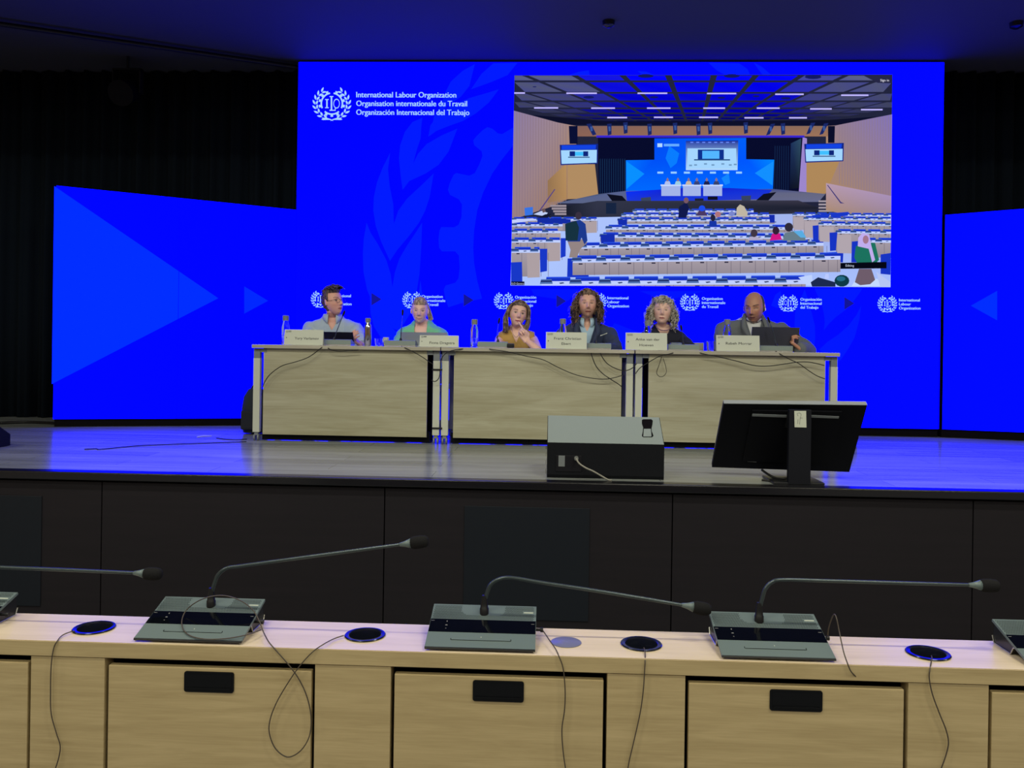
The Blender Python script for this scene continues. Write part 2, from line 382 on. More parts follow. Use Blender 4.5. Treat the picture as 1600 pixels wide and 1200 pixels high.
# emblem and lettering
def ring(cx, cy, r0, r1, a0, a1, sx=1.0, n=10):
    pts = []
    for i in range(n+1): a = math.radians(a0+(a1-a0)*i/n); pts.append((cx+r1*math.cos(a)*sx, cy-r1*math.sin(a)))
    for i in range(n+1): a = math.radians(a1+(a0-a1)*i/n); pts.append((cx+r0*math.cos(a)*sx, cy-r0*math.sin(a)))
    return pts
def rect(x0, y0, x1, y1): return [(x0, y0), (x1, y0), (x1, y1), (x0, y1)]
def emblem(pt, cx, cy, h, kind, col):
    # h: half width of the wreath
    q = []
    gi, go, gt = 0.52*h, 0.60*h, 0.70*h
    for a0, a1 in ((100, 205), (-25, 80), (228, 312)):
        q.append(ring(cx, cy-0.02*h, gi, go, a0, a1, n=24))
        nT = 4 if a0 != 228 else 3
        for i in range(nT):
            a = a0+(a1-a0)*(i+0.5)/nT; q.append(ring(cx, cy-0.02*h, go-0.01*h, gt, a-6, a+6, n=3))
    for sgn in (-1, 1):
        for i in range(8):        # wreath leaves in pairs along an arc
            a = math.radians(252-i*17.5)
            rx, ry = 0.86*h, 0.80*h
            bx, by = cx+rx*math.cos(a), cy-ry*math.sin(a)
            tx, ty = math.sin(a), math.cos(a)      # direction of growth (clockwise upwards)
            for side in (-1, 1):
                ang = math.atan2(-ty, tx)*-1
                dx, dy = tx, ty
                rad = (math.cos(a), -math.sin(a))
                ux, uy = dx*0.86+rad[0]*0.42*side, dy*0.86+rad[1]*0.42*side
                L = (0.30 if side > 0 else 0.26)*h; wd = 0.055*h
                vx, vy = -uy, ux
                p0 = (bx+rad[0]*0.02*h*side, by+rad[1]*0.02*h*side)
                pts = [p0, (p0[0]+ux*L*.35+vx*wd, p0[1]+uy*L*.35+vy*wd), (p0[0]+ux*L*.7+vx*wd*.8, p0[1]+uy*L*.7+vy*wd*.8), (p0[0]+ux*L, p0[1]+uy*L),
                       (p0[0]+ux*L*.7-vx*wd*.8, p0[1]+uy*L*.7-vy*wd*.8), (p0[0]+ux*L*.35-vx*wd, p0[1]+uy*L*.35-vy*wd)]
                if sgn > 0: pts = [(2*cx-x, y) for x, y in pts][::-1]
                q.append(pts)
        s0 = [(cx+sgn*0.05*h, cy+0.80*h), (cx+sgn*0.25*h, cy+0.74*h), (cx+sgn*0.55*h, cy+0.72*h), (cx+sgn*0.35*h, cy+0.84*h), (cx+sgn*0.12*h, cy+0.84*h), (cx-sgn*0.08*h, cy+0.9*h)]
        q.append(s0)
    # serif letters
    t = 0.075*h; w = 0.045*h
    def serifI(x, y0, y1): return [rect(x-t/2, y0, x+t/2, y1), rect(x-t*1.3, y0, x+t*1.3, y0+w), rect(x-t*1.3, y1-w, x+t*1.3, y1)]
    def oo(x, y, ry, rx): return [ring(x, y, ry-0.05*h, ry, a, a+90, sx=rx/ry, n=8) for a in (0, 90, 180, 270)]
    if kind == 'ILO':
        q += serifI(cx-0.26*h, cy-0.26*h, cy+0.22*h)
        q += [rect(cx-0.06*h, cy-0.42*h, cx+0.02*h, cy+0.36*h), rect(cx-0.12*h, cy-0.42*h, cx+0.08*h, cy-0.37*h), rect(cx-0.12*h, cy+0.31*h, cx+0.2*h, cy+0.36*h), rect(cx+0.16*h, cy+0.22*h, cx+0.2*h, cy+0.33*h)]
        q += oo(cx+0.25*h, cy-0.02*h, 0.26*h, 0.17*h)
    else:
        q += oo(cx-0.26*h, cy-0.02*h, 0.25*h, 0.15*h)
        q += [rect(cx-0.03*h, cy-0.42*h, cx+0.05*h, cy+0.36*h), rect(cx-0.09*h, cy-0.42*h, cx+0.11*h, cy-0.37*h), rect(cx-0.09*h, cy+0.31*h, cx+0.11*h, cy+0.36*h)]
        q += [rect(cx+0.23*h, cy-0.26*h, cx+0.31*h, cy+0.22*h), rect(cx+0.12*h, cy-0.26*h, cx+0.42*h, cy-0.2*h), rect(cx+0.2*h, cy+0.18*h, cx+0.34*h, cy+0.22*h)]
    pt.flat(q, col)
def text_polys(body, align='LEFT'):
    c = bpy.data.curves.new('t', 'FONT'); c.body = body; c.size = 1; c.resolution_u = 3; c.align_x = align
    o = bpy.data.objects.new('t', c); COL.objects.link(o); bpy.context.view_layer.update()
    me = bpy.data.meshes.new_from_object(o.evaluated_get(bpy.context.evaluated_depsgraph_get()))
    vs = [v.co.copy() for v in me.vertices]; fs = [list(p.vertices) for p in me.polygons]
    bpy.data.objects.remove(o); bpy.data.curves.remove(c); bpy.data.meshes.remove(me)
    return vs, fs
def letter(pt, body, x0, x1, y, cap, col, slope=0.006, weight=0.0):
    vs, fs = text_polys(body); a = min(v.x for v in vs); b = max(v.x for v in vs); s = (x1-x0)/(b-a); sy = cap/0.7
    pt.k += 1; pt.mb.col = col
    for dx in ((0, weight) if weight else (0,)):
        pt.k += 1
        pt.mb.add([pt.fn(x0+(v.x-a)*s+dx, y-v.y*sy+slope*(v.x-a)*s, pt.k*0.00025) for v in vs], fs)
CY = srgb(170, 214, 255)
em = Paint(pf); em.k = 30
emblem(em, 518.5, 162.5, 29.5, 'ILO', CY)
for i, x in enumerate((501, 644, 787, 932.5, 1078, 1231.5, 1386.5)):
    emblem(em, x, 467.5+(x-500)*0.0083, 15, 'OIT' if i in (1, 2, 4, 5) else 'ILO', CY)
em.mb.build('emblem', M_led, led)
tx = Paint(pf); tx.k = 40
for b, x1, y in (('International Labour Organization', 712.5, 152.0), ('Organisation internationale du Travail', 729.5, 165.6), ('Organización Internacional del Trabajo', 733, 179.4)):
    letter(tx, b, 556.5, x1, y, 8.6, CY, 0.003, 0.5)
trip = [(['International', 'Labour', 'Organization'], (32.5, 18.5, 33.5)), (['Organisation', 'internationale', 'du Travail'], (32.5, 36.5, 25.5)), (['Organización', 'Internacional', 'del Trabajo'], (33, 33, 28))]
for i, (x, k) in enumerate(((515.5, 0), (659, 1), (804.5, 2), (949, 0), (1096.5, 1), (1250.5, 2), (1404.5, 0))):
    for j, (b, w) in enumerate(zip(*trip[k])): letter(tx, b, x, x+w, 464.2+(x-515)*0.0075+j*6.3, 4.3, CY, 0.006, 0.35)
tx.mb.build('lettering', M_led, led)
# ------------------------------------------------------------------ the picture shown on the video wall
vd = Paint(pf); vd.k = 60
def V(l):
    o = []
    for x, y in l:
        y = min(y, 893+(x-20)*.0046); t = (y-45)/848.0; x = min(max(x, 35-15*t), 1560-8*t); o.append((790+x/2.5806, 100+y/2.5806))
    return o
def tint(c): return (c[0]*.93, c[1]*.96, min(255, c[2]*1.05+6))
def vp(l, *c): vd.poly(V(l), srgb(*tint(c)))
def vf(ls, *c): vd.flat([V(l) for l in ls], srgb(*c))
def R4(x0, y0, x1, y1): return [(x0, y0), (x1, y0), (x1, y1), (x0, y1)]
def vgrad(l, cols):           # one polygon, colour per corner
    vd.k += 1; vd.mb.col = [srgb(*tint(c)) for c in cols]
    v = [vd.fn(x, y, vd.k*0.00025) for x, y in V(l)]; vd.mb.add(v, [list(range(len(v)))])
vp([(35, 45), (1560, 42), (1552, 900), (20, 893)], 36, 38, 52)
# ceiling: dark grid with tiles
vxs, vys = 768, 330
def beam(x45, y): return vxs+(x45-vxs)*(vys-y)/(vys-45)
bx = [-560, -340, -150, 75, 275, 470, 655, 840, 1010, 1195, 1375, 1560, 1770, 2000, 2250]
rows = [45, 72, 118, 152, 180, 200, 214, 226, 238]
for j in range(len(rows)-1):
    ya, yb = rows[j]+2, rows[j+1]-2-(4-j*0.5 if j < 5 else 1)
    for i in range(len(bx)-1):
        w = 9
        q = [(beam(bx[i]+w*1.5, ya), ya), (beam(bx[i+1]-w*1.5, ya), ya), (beam(bx[i+1]-w*1.5, yb), yb), (beam(bx[i]+w*1.5, yb), yb)]
        q = [(max(36, min(1558, x)), y) for x, y in q]
        if q[1][0]-q[0][0] < 4: continue
        m = (q[0][0]+q[1][0])/2
        t = max(0, 1-abs(m-770)/560.0); rnd = random.uniform(-0.08, 0.08)
        t = max(0, min(1, t*2.6+rnd)); dk = 1-0.1*j
        a = (96, 98, 118); b = (0, 0, 240)
        c = tuple((a[k]*(1-t)+b[k]*t)*dk*(1-0.25*rnd) for k in range(3)); c2 = tuple(min(255, v*0.8+(40 if k == 2 else 8)) for k, v in enumerate(c))
        vgrad(q, [c, c2, c, c2])
for x, y, r in ((565, 48, 32), (912, 48, 32), (1240, 52, 34), (117, 92, 8), (335, 134, 22), (598, 134, 18), (870, 136, 16), (1130, 138, 20), (1010, 130, 14)):
    vp([(x+r*math.cos(a/12*6.283), y+r*0.25*math.sin(a/12*6.283)) for a in range(12)], 20, 26, 90)
for x0, x1, y in ((35, 78, 117), (245, 368, 118), (532, 652, 118), (812, 930, 119), (1087, 1202, 122), (1353, 1463, 126), (115, 212, 177), (345, 441, 178), (570, 665, 178), (797, 885, 178), (1013, 1105, 178), (1228, 1315, 181), (1433, 1520, 184), (410, 490, 216), (598, 675, 215), (780, 857, 215), (963, 1040, 217), (1143, 1215, 217)):
    vp(R4(x0, y-3, x1, y+3), 205, 190, 245)
vp([(100, 205), (255, 246), (1330, 248), (1500, 212), (1300, 226), (900, 230), (400, 230)], 14, 16, 34)
# side walls of the pictured hall
vgrad([(33, 188), (210, 236), (285, 250), (285, 330), (250, 545), (185, 575), (26, 628)], [(150, 128, 150), (170, 140, 130), (176, 136, 104), (180, 138, 96), (176, 132, 84), (170, 130, 96), (165, 132, 120)])
vgrad([(1559, 203), (1330, 248), (1292, 250), (1292, 520), (1556, 640)], [(140, 120, 170), (160, 132, 130), (184, 142, 98), (184, 140, 88), (170, 134, 110)])
for x in range(44, 250, 11):
    vp([(x, 190+(x-33)*0.27), (x+2, 190+(x-33)*0.27), (x+2, 622-(x-26)*0.3), (x, 622-(x-26)*0.3)], 150, 122, 118)
for x in range(1345, 1555, 11):
    vp([(x, 250-(x-1330)*0.2), (x+2, 250-(x-1330)*0.2), (x+2, 470+(x-1292)*0.25), (x, 470+(x-1292)*0.25)], 152, 126, 128)
vgrad([(170, 470), (245, 400), (245, 545), (170, 560)], [(160, 120, 70), (196, 148, 84), (190, 142, 80), (160, 120, 80)])
vp([(250, 404), (360, 404), (375, 540), (250, 545)], 190, 146, 88)
vgrad([(285, 250), (1300, 250), (1300, 292), (285, 292)], [(140, 100, 78), (150, 112, 80), (170, 120, 80), (150, 104, 76)])
vp([(255, 250), (290, 250), (290, 322), (258, 322)], 10, 16, 44)
vp([(1300, 250), (1328, 250), (1326, 318), (1300, 318)], 10, 14, 34)
vp([(1195, 293), (1215, 300), (1215, 525), (1180, 522)], 168, 140, 190)
vp([(1213, 395), (1300, 395), (1345, 395), (1290, 523), (1213, 523)], 188, 142, 80)
# proscenium, curtains, pictured screen
vp([(372, 294), (1198, 292), (1182, 520), (376, 528)], 8, 12, 36)
vp([(366, 288), (1205, 288), (1205, 297), (366, 297)], 60, 40, 190)
for x in range(380, 484, 9): vp([(x, 385), (x+3, 380), (x+3, 520), (x, 522)], 22, 50, 74)
for x in range(1085, 1148, 9): vp([(x, 330), (x+3, 330), (x+1, 515), (x-2, 515)], 20, 40, 66)
vgrad([(1150, 320), (1192, 300), (1182, 500), (1145, 505)], [(30, 50, 80), (50, 80, 90), (20, 26, 30), (10, 16, 30)])
vgrad([(485, 388), (600, 386), (600, 300), (970, 298), (970, 384), (1083, 386), (1078, 506), (485, 516)], [(0, 120, 236), (0, 84, 230), (0, 80, 226), (0, 100, 232), (0, 90, 240), (0, 140, 246), (0, 110, 250), (0, 110, 246)])
vp([(487, 392), (560, 443), (487, 505)], 10, 150, 250)
vp([(1080, 392), (1005, 440), (1076, 490)], 20, 150, 250)
vp([(660, 330), (700, 360), (690, 400), (665, 420), (645, 380)], 10, 130, 240)
vp([(870, 460), (900, 440), (905, 480), (885, 488)], 20, 140, 246)
vp([(612, 320), (632, 320), (632, 335), (612, 335)], 190, 225, 255); vp(R4(638, 322, 700, 332), 110, 180, 250)
vgrad([(727, 310), (938, 308), (935, 428), (727, 428)], [(20, 50, 150), (20, 40, 140), (190, 230, 245), (190, 225, 245)])
vp(R4(733, 340, 930, 420), 176, 222, 240)
vp([(775, 345), (880, 345), (880, 384), (775, 384)], 14, 50, 130); vp(R4(793, 350, 862, 382), 90, 190, 240)
vp(R4(760, 384, 905, 389), 40, 80, 120)
for x in (740, 760, 800, 830, 870, 900, 920): vp(R4(x, 396+(x % 7)*2, x+12, 402+(x % 7)*2), 120, 160, 180)
for x in range(745, 930, 24): vp(R4(x, 314, x+12, 318), 120, 150, 240)
for x in (612, 666, 719, 771, 824, 877, 929): vp(R4(x, 434, x+24, 442), 160, 214, 240)
# stage of the picture
vgrad([(376, 524), (485, 512), (1080, 504), (1290, 524), (1262, 556), (200, 562)], [(74, 84, 100), (90, 100, 130), (70, 80, 120), (110, 108, 118), (112, 112, 130), (96, 104, 124)])
vgrad([(485, 515), (720, 500), (900, 500), (1075, 508), (1040, 545), (490, 560)], [(10, 50, 230), (20, 30, 190), (20, 30, 200), (20, 50, 200), (40, 60, 190), (30, 60, 200)])
for x0, x1 in ((625, 708), (712, 790), (794, 876)):
    vp(R4(x0, 486, x1, 492), 214, 226, 246); vp(R4(x0+3, 492, x1-3, 532), 176, 188, 216)
for i, (x, c) in enumerate(((653, (190, 200, 220)), (695, (170, 214, 210)), (738, (214, 190, 150)), (771, (60, 70, 110)), (811, (30, 36, 70)), (850, (60, 70, 100)))):
    vp([(x-13, 487), (x-9, 474), (x, 470), (x+9, 474), (x+13, 487)], *c); vp([(x-5, 466), (x, 458), (x+5, 466), (x+3, 473), (x-3, 473)], 150, 120, 120)
vp([(408, 524), (470, 532), (493, 558), (432, 556)], 14, 16, 24); vp([(1040, 524), (1092, 516), (1060, 550), (1010, 550)], 16, 18, 26)
vp([(545, 540), (585, 536), (587, 556), (548, 558)], 60, 72, 86); vp(R4(763, 542, 798, 555), 30, 34, 44); vp(R4(815, 534, 855, 548), 16, 16, 26); vp([(950, 532), (990, 530), (988, 550), (952, 552)], 60, 70, 86)
vgrad([(243, 572), (370, 552), (1180, 550), (1262, 580), (1225, 606), (360, 622), (243, 608)], [(26, 30, 36), (54, 56, 64), (60, 56, 62), (30, 32, 38), (54, 54, 62), (48, 50, 58), (24, 28, 34)])
vp(R4(405, 560, 446, 604), 24, 38, 56)
# floor, steps
vgrad([(26, 622), (360, 618), (1225, 603), (1556, 640), (1552, 900), (20, 893)], [(176, 190, 220), (186, 204, 236), (170, 186, 220), (170, 180, 215), (180, 200, 240), (186, 206, 250)])
for k in range(4): vp(R4(180+k*6, 568+k*11, 245, 576+k*11), 168, 150, 140); vp(R4(1262, 550+k*13, 1310+k*8, 557+k*13), 176, 160, 150)
vgrad([(1292, 480), (1558, 532), (1556, 645), (1292, 590)], [(196, 160, 160), (180, 150, 170), (160, 132, 120), (184, 146, 106)])
vp([(1296, 488), (1300, 488), (1352, 556), (1366, 562), (1350, 562)], 70, 60, 110); vp([(196, 505), (201, 505), (140, 592), (134, 592)], 90, 70, 120)
# big side screens and spotlights of the picture
for x0, x1, y0, y1 in ((218, 373, 322, 406), (1204, 1364, 318, 396)):
    vp([(x0, y0+4), (x1, y0), (x1-2, y1-4), (x0+4, y1+2)], 20, 40, 120)
    vp([(x0+5, y0+26), (x1-5, y0+24), (x1-6, y1-8), (x0+8, y1-3)], 176, 224, 245)
    vp([(x0+8, y0+6), (x1-8, y0+4), (x1-10, y0+22), (x0+8, y0+24)], 20, 70, 210)
    vp(R4(x0+40, y0+30, x0+62, y0+50), 14, 40, 110); vp(R4(x1-60, y0+30, x1-40, y0+50), 14, 40, 110); vp(R4(x0+62, y0+32, x1-60, y0+48), 70, 200, 245); vp(R4(x0+34, y0+52, x1-34, y0+56), 50, 90, 120)
for x, y, s in ((345, 262, 1), (418, 262, 0), (483, 256, 0), (580, 262, 0), (683, 258, 0), (777, 262, 0), (824, 258, 0), (968, 256, 0), (1068, 262, -1), (1118, 260, 0), (1230, 258, -1), (1283, 260, -1)):
    vp([(x-9+s*-10, y-20), (x+9+s*-10, y-22), (x+9+s*12, y+22), (x-6+s*12, y+26)], 26, 40, 92); vp([(x-4, y-10), (x+5, y-10), (x+6, y+8), (x-2, y+10)], 60, 90, 140)
# rows of desks and chairs in the picture
def deskrow(xl, xr, y, h, pitch, slope=0.0, chair=True, wood_=(176, 160, 150), topc=(206, 216, 240)):
    s = pitch/120.0
    yy = lambda x: y+(x-xl)*slope
    if chair:
        x = xl+pitch*0.1
        while x < xr-pitch*0.3:
            e = min(x+pitch*0.86, xr)
            vp([(x+3*s, yy(x)-22*s), (e-3*s, yy(e)-22*s), (e, yy(e)-3*s), (x, yy(x)-3*s)], 24, 52, 176)
            vp([(x+3*s, yy(x)-22*s), (e-3*s, yy(e)-22*s), (e-3*s, yy(e)-17*s), (x+3*s, yy(x)-17*s)], 44, 84, 214)
            x += pitch
    t = 14*s
    vp([(xl, yy(xl)-4*s), (xr, yy(xr)-4*s), (xr, yy(xr)+t), (xl-6*s, yy(xl)+t)], *topc)
    vgrad([(xl-6*s, yy(xl)+t), (xr, yy(xr)+t), (xr, yy(xr)+t+h), (xl-6*s, yy(xl)+t+h)], [wood_, wood_, tuple(c*0.9 for c in wood_), tuple(c*0.9 for c in wood_)])
    x = xl
    while x < xr-pitch*0.2:
        e = min(x+pitch*0.4, xr)
        vp([(x-pitch*0.06, yy(x)-12*s), (e-pitch*0.1, yy(e)-12*s), (e-pitch*0.06, yy(e)+7*s), (x-pitch*0.1, yy(x)+7*s)], 84, 116, 160)
        vp([(x-pitch*0.06, yy(x)-7*s), (e-pitch*0.1, yy(e)-7*s), (e-pitch*0.08, yy(e)-1*s), (x-pitch*0.08, yy(x)-1*s)], 26, 40, 84)
        if x+pitch*0.75 < xr: vp([(x+pitch*0.55, yy(x)+2*s), (x+pitch*0.7, yy(x)), (x+pitch*0.74, yy(x)+4*s), (x+pitch*0.6, yy(x)+7*s)], 40, 60, 96)
        if h > 10:
            vp(R4(x+pitch*0.46, yy(x)+t, x+pitch*0.47+1, yy(x)+t+h), 120, 108, 108); vp(R4(x+pitch*0.84, yy(x)+t, x+pitch*0.85+1, yy(x)+t+h), 120, 108, 108)
        vp(R4(x+pitch*0.2, yy(x)+t+3*s, x+pitch*0.36, yy(x)+t+9*s), 34, 32, 50)
        x += pitch
deskrow(515, 1000, 592, 5, 46); deskrow(470, 1062, 608, 7, 50); deskrow(455, 1085, 628, 10, 56)
vp([(452, 628), (490, 626), (490, 650), (455, 652)], 22, 46, 160); vp([(1062, 608), (1085, 608), (1085, 640), (1066, 640)], 22, 46, 160)
deskrow(408, 1150, 660, 12, 66); deskrow(385, 1225, 692, 16, 74, 0.006)
vp([(382, 690), (440, 686), (440, 722), (385, 724)], 22, 46, 160)
deskrow(300, 1282, 735, 30, 84, -0.012)
vp([(250, 784), (335, 782), (335, 860), (248, 860)], 24, 54, 180); vp([(1290, 760), (1362, 756), (1360, 800), (1290, 800)], 24, 54, 180)
deskrow(275, 1350, 790, 50, 98, -0.012)
deskrow(150, 1210, 880, 12, 118, -0.006)
# left block
for y, xr, h, p in ((626, 368, 42, 50), (648, 230, 10, 56), (675, 222, 24, 62), (712, 220, 70, 70), (752, 138, 96, 78)):
    deskrow(28, xr, y, h, p, 0.0)
    vp([(xr-52, y+10), (xr, y+10), (xr, y+h+12), (xr-50, y+h+14)], 186, 166, 150)
vp([(128, 618), (262, 626), (262, 644), (128, 640)], 22, 46, 150); vp([(222, 702), (243, 702), (242, 775), (222, 782)], 26, 58, 184); vp([(138, 745), (168, 745), (167, 835), (140, 840)], 26, 58, 184)
vp([(22, 800), (66, 798), (68, 890), (22, 892)], 26, 58, 184); vp([(26, 628), (110, 622), (124, 630), (26, 642)], 210, 214, 232)
vp([(76, 580), (110, 576), (110, 608), (78, 612)], 60, 120, 210); vp([(112, 606), (145, 592), (170, 600), (160, 614)], 206, 214, 226); vp([(146, 584), (158, 582), (162, 596), (150, 600)], 110, 84, 74)
vp([(185, 604), (170, 620), (130, 620), (160, 606)], 20, 24, 40)
# right block
for xl, y, h, p in ((1160, 606, 50, 46), (1205, 622, 66, 50), (1265, 644, 60, 54), (1335, 676, 74, 60), (1430, 712, 60, 66)):
    deskrow(xl, 1556, y, h, p, 0.01)
    vp([(xl, y+12), (xl+58, y+12), (xl+60, y+h+14), (xl+2, y+h+12)], 190, 172, 160)
vp([(1238, 652), (1262, 650), (1262, 712), (1240, 712)], 24, 54, 180); vp([(1306, 680), (1338, 678), (1332, 752), (1308, 754)], 24, 54, 180)
vp([(1235, 610), (1306, 602), (1306, 616), (1240, 622)], 26, 58, 184); vp([(1310, 602), (1383, 596), (1380, 612), (1312, 618)], 26, 58, 184)
vp([(1396, 716), (1440, 712), (1440, 800), (1394, 800)], 24, 54, 180); vp([(1512, 768), (1554, 762), (1552, 850), (1512, 846)], 24, 54, 180)
# people in the picture
def blob(x, y, w, h, *c): vp([(x+w*math.cos(a/14*6.283), y+h*math.sin(a/14*6.283)) for a in range(14)], *c)
vp([(248, 710), (318, 706), (330, 720), (300, 748), (288, 780), (256, 780), (262, 750)], 158, 138, 120)
vp([(246, 640), (300, 628), (322, 645), (330, 712), (318, 728), (306, 700), (300, 716), (250, 716)], 30, 60, 130)
vp([(240, 645), (285, 632), (296, 660), (290, 712), (242, 712)], 24, 52, 56); blob(294, 612, 13, 16, 60, 50, 56)
vp([(700, 575), (730, 556), (740, 580), (728, 620), (696, 620)], 18, 26, 66); blob(728, 550, 10, 12, 130, 92, 90)
vp([(768, 612), (780, 590), (800, 588), (815, 612)], 80, 60, 90); blob(792, 582, 13, 12, 30, 80, 220)
vp([(820, 655), (822, 632), (850, 632), (852, 655)], 22, 54, 150); blob(836, 620, 10, 14, 40, 36, 50); blob(856, 606, 12, 12, 190, 120, 110)
vp([(930, 612), (932, 580), (945, 566), (962, 574), (976, 600), (974, 614)], 206, 190, 150); blob(912, 604, 12, 10, 130, 140, 190)
vp([(975, 710), (985, 696), (1015, 696), (1040, 710)], 190, 176, 184); blob(1002, 682, 14, 16, 70, 56, 60)
vp([(1065, 712), (1075, 684), (1105, 682), (1114, 708)], 226, 24, 120); blob(1090, 672, 14, 16, 54, 34, 46)
vp([(1118, 712), (1125, 682), (1160, 674), (1206, 690), (1210, 712)], 110, 130, 126); vp([(1160, 674), (1196, 672), (1212, 700), (1190, 700)], 96, 180, 210); blob(1142, 658, 17, 18, 50, 44, 50)
vp([(1406, 780), (1412, 736), (1440, 716), (1490, 722), (1506, 790), (1486, 810), (1420, 808)], 30, 118, 84)
vp([(1420, 735), (1422, 700), (1440, 680), (1466, 688), (1474, 730), (1490, 790), (1478, 800), (1464, 745)], 206, 180, 220); blob(1452, 708, 12, 17, 176, 124, 130)
vp([(1350, 802), (1536, 798), (1536, 824), (1350, 826)], 6, 8, 14)
vp([(1180, 860), (1235, 850), (1240, 892), (1215, 892)], 206, 220, 244); vp([(1230, 880), (1260, 860), (1330, 880), (1330, 898), (1236, 898)], 30, 44, 70)
vp([(1290, 846), (1302, 846), (1304, 866), (1286, 866)], 200, 210, 240)
blob(1356, 874, 30, 24, 14, 60, 60); blob(1352, 866, 18, 10, 40, 110, 120)
vp([(1395, 896), (1412, 868), (1500, 866), (1516, 896)], 210, 226, 240); vp([(1408, 880), (1425, 826), (1475, 826), (1490, 870), (1470, 888), (1430, 892)], 118, 96, 96)
vp([(1495, 838), (1552, 880), (1552, 898), (1510, 898)], 196, 206, 226)
vp([(1440, 45), (1560, 42), (1560, 78), (1500, 76)], 40, 40, 60)
vp(R4(22, 877, 76, 892), 16, 18, 30)
vid = vd.mb.build('video_picture', M_led, led)
tv = Paint(pf); tv.k = vd.k+4
vs_ = lambda x, y: (790+x/2.5806, 100+y/2.5806)
letter(tv, 'Sign in', vs_(1511, 0)[0], vs_(1546, 0)[0], vs_(0, 70)[1], 3.6, srgb(235, 235, 250))
letter(tv, 'ILO Geneva', vs_(25, 0)[0], vs_(74, 0)[0], vs_(0, 889)[1], 3.0, srgb(190, 200, 230))
letter(tv, 'Editing', vs_(1371, 0)[0], vs_(1405, 0)[0], vs_(0, 817)[1], 3.6, srgb(190, 200, 220))
tv.mb.build('video_caption', M_led, led)

# wings of the video wall, each its own panel turned towards the hall
def wing(xo, Yo, xi, Yi, z0, z1, label, tris, left, zo=0.0):
    a = Vector((xo, Yo, 0)); b = Vector((xi, Yi, 0)); t = (b-a).normalized(); n = Vector((t.y, -t.x, 0))
    if n.y > 0: n = -n
    th = thing('led_wing', ((xo+xi)/2, (Yo+Yi)/2, ZS), label, 'screen')
    def rc(o0, o1, za, zc):
        n2 = Vector((0, -1, 0))
        return [a+n2*o0+Vector((0, 0, za)), b+n2*o0+Vector((0, 0, za)), b+n2*o1+Vector((0, 0, za)), a+n2*o1+Vector((0, 0, za))]
    cb = MB().prism(rc(-0.001, -0.08, z0, 0), (0, 0, z1-z0)); cb.v = [(v[0], v[1], v[2] if v[2] < z1-.01 else (z1+zo if k % 4 in (0, 3) else z1)) for k, v in enumerate(cb.v)]; cb.build('cabinet', M_plastic, th)
    MB().prism(rc(-0.02, -0.2, ZS+0.001, 0), (0, 0, z0-ZS-0.002)).build('plinth', M_gap, th)
    p = Paint(lambda x, y, k: PPL(x, y, a+n*(k+0.0005), n))
    m = MB(); nx = 8
    for i in range(nx):
        A, B = a+(b-a)*(i/nx)+n*0.0003, a+(b-a)*((i+1)/nx)+n*0.0003
        def cw(s_): return mixc(led_rgb(2, 7, 246), led_rgb(1, 4, 246), s_) if left else mixc(led_rgb(2, 12, 254), led_rgb(2, 10, 252), s_)
        m.col = [cw(i/nx), cw((i+1)/nx), cw((i+1)/nx), cw(i/nx)]
        m.add([A+Vector((0, 0, z0)), B+Vector((0, 0, z0)), B+Vector((0, 0, z1+zo*(1-(i+1)/nx))), A+Vector((0, 0, z1+zo*(1-i/nx)))], [(0, 1, 2, 3)])
    m.build('display_surface', M_ledbg, th)
    for q, c in tris: p.poly(q, c)
    p.mb.build('arrow_pattern', M_ledbg, th)
    s2 = MB(); s2.col = srgb(2, 4, 190)
    for fr in (0.5,):
        c = a+(b-a)*fr+n*0.006
        s2.prism([c-t*0.002, c+t*0.002, c+t*0.002+n*0.001, c-t*0.002+n*0.001], (0, 0, 0.001)); s2.v = [(v[0], v[1], z0 if k < 4 else z1) for k, v in enumerate(s2.v)]
    s2.build('panel_seam', M_led, th)
    return a, b, n
po = P(85.5, 470, 7.08); pi = P(462, 470, YS)
zwl0 = P(83, 655, 7.08).z; zwl1 = P(462, 328, YS).z; zwlo = P(89, 290, 7.08).z; zo_ = zwlo-zwl1
zwt = (zwl1+zwlo)/2
print('wing z', zwl0, zwl1, zwlo, P(462, 658, YS).z, ZS)
LT = led_rgb(2, 46, 252)
wing(po.x, 7.08, pi.x-0.004, YS, max(ZS+0.02, zwl0), zwl1, 'blue left wing of the video wall with one large light triangle', [([(85, 291), (341, 466), (81, 600)], LT), ([(381.7, 447.5), (418.8, 470), (381.7, 490)], led_rgb(2, 40, 250))], True, zo_)
wl = pi.x-po.x
xr = P(1474, 500, YS).x+0.004
wing(xr+wl, 7.08, xr, YS, max(ZS+0.02, zb), zwl1, 'blue right wing of the video wall with a small pale triangle', [([(1558, 454.5), (1517, 477.7), (1558, 500.5)], led_rgb(2, 46, 252)), ([(1860, 300), (1610, 480), (1860, 640)], LT)], False, zo_)
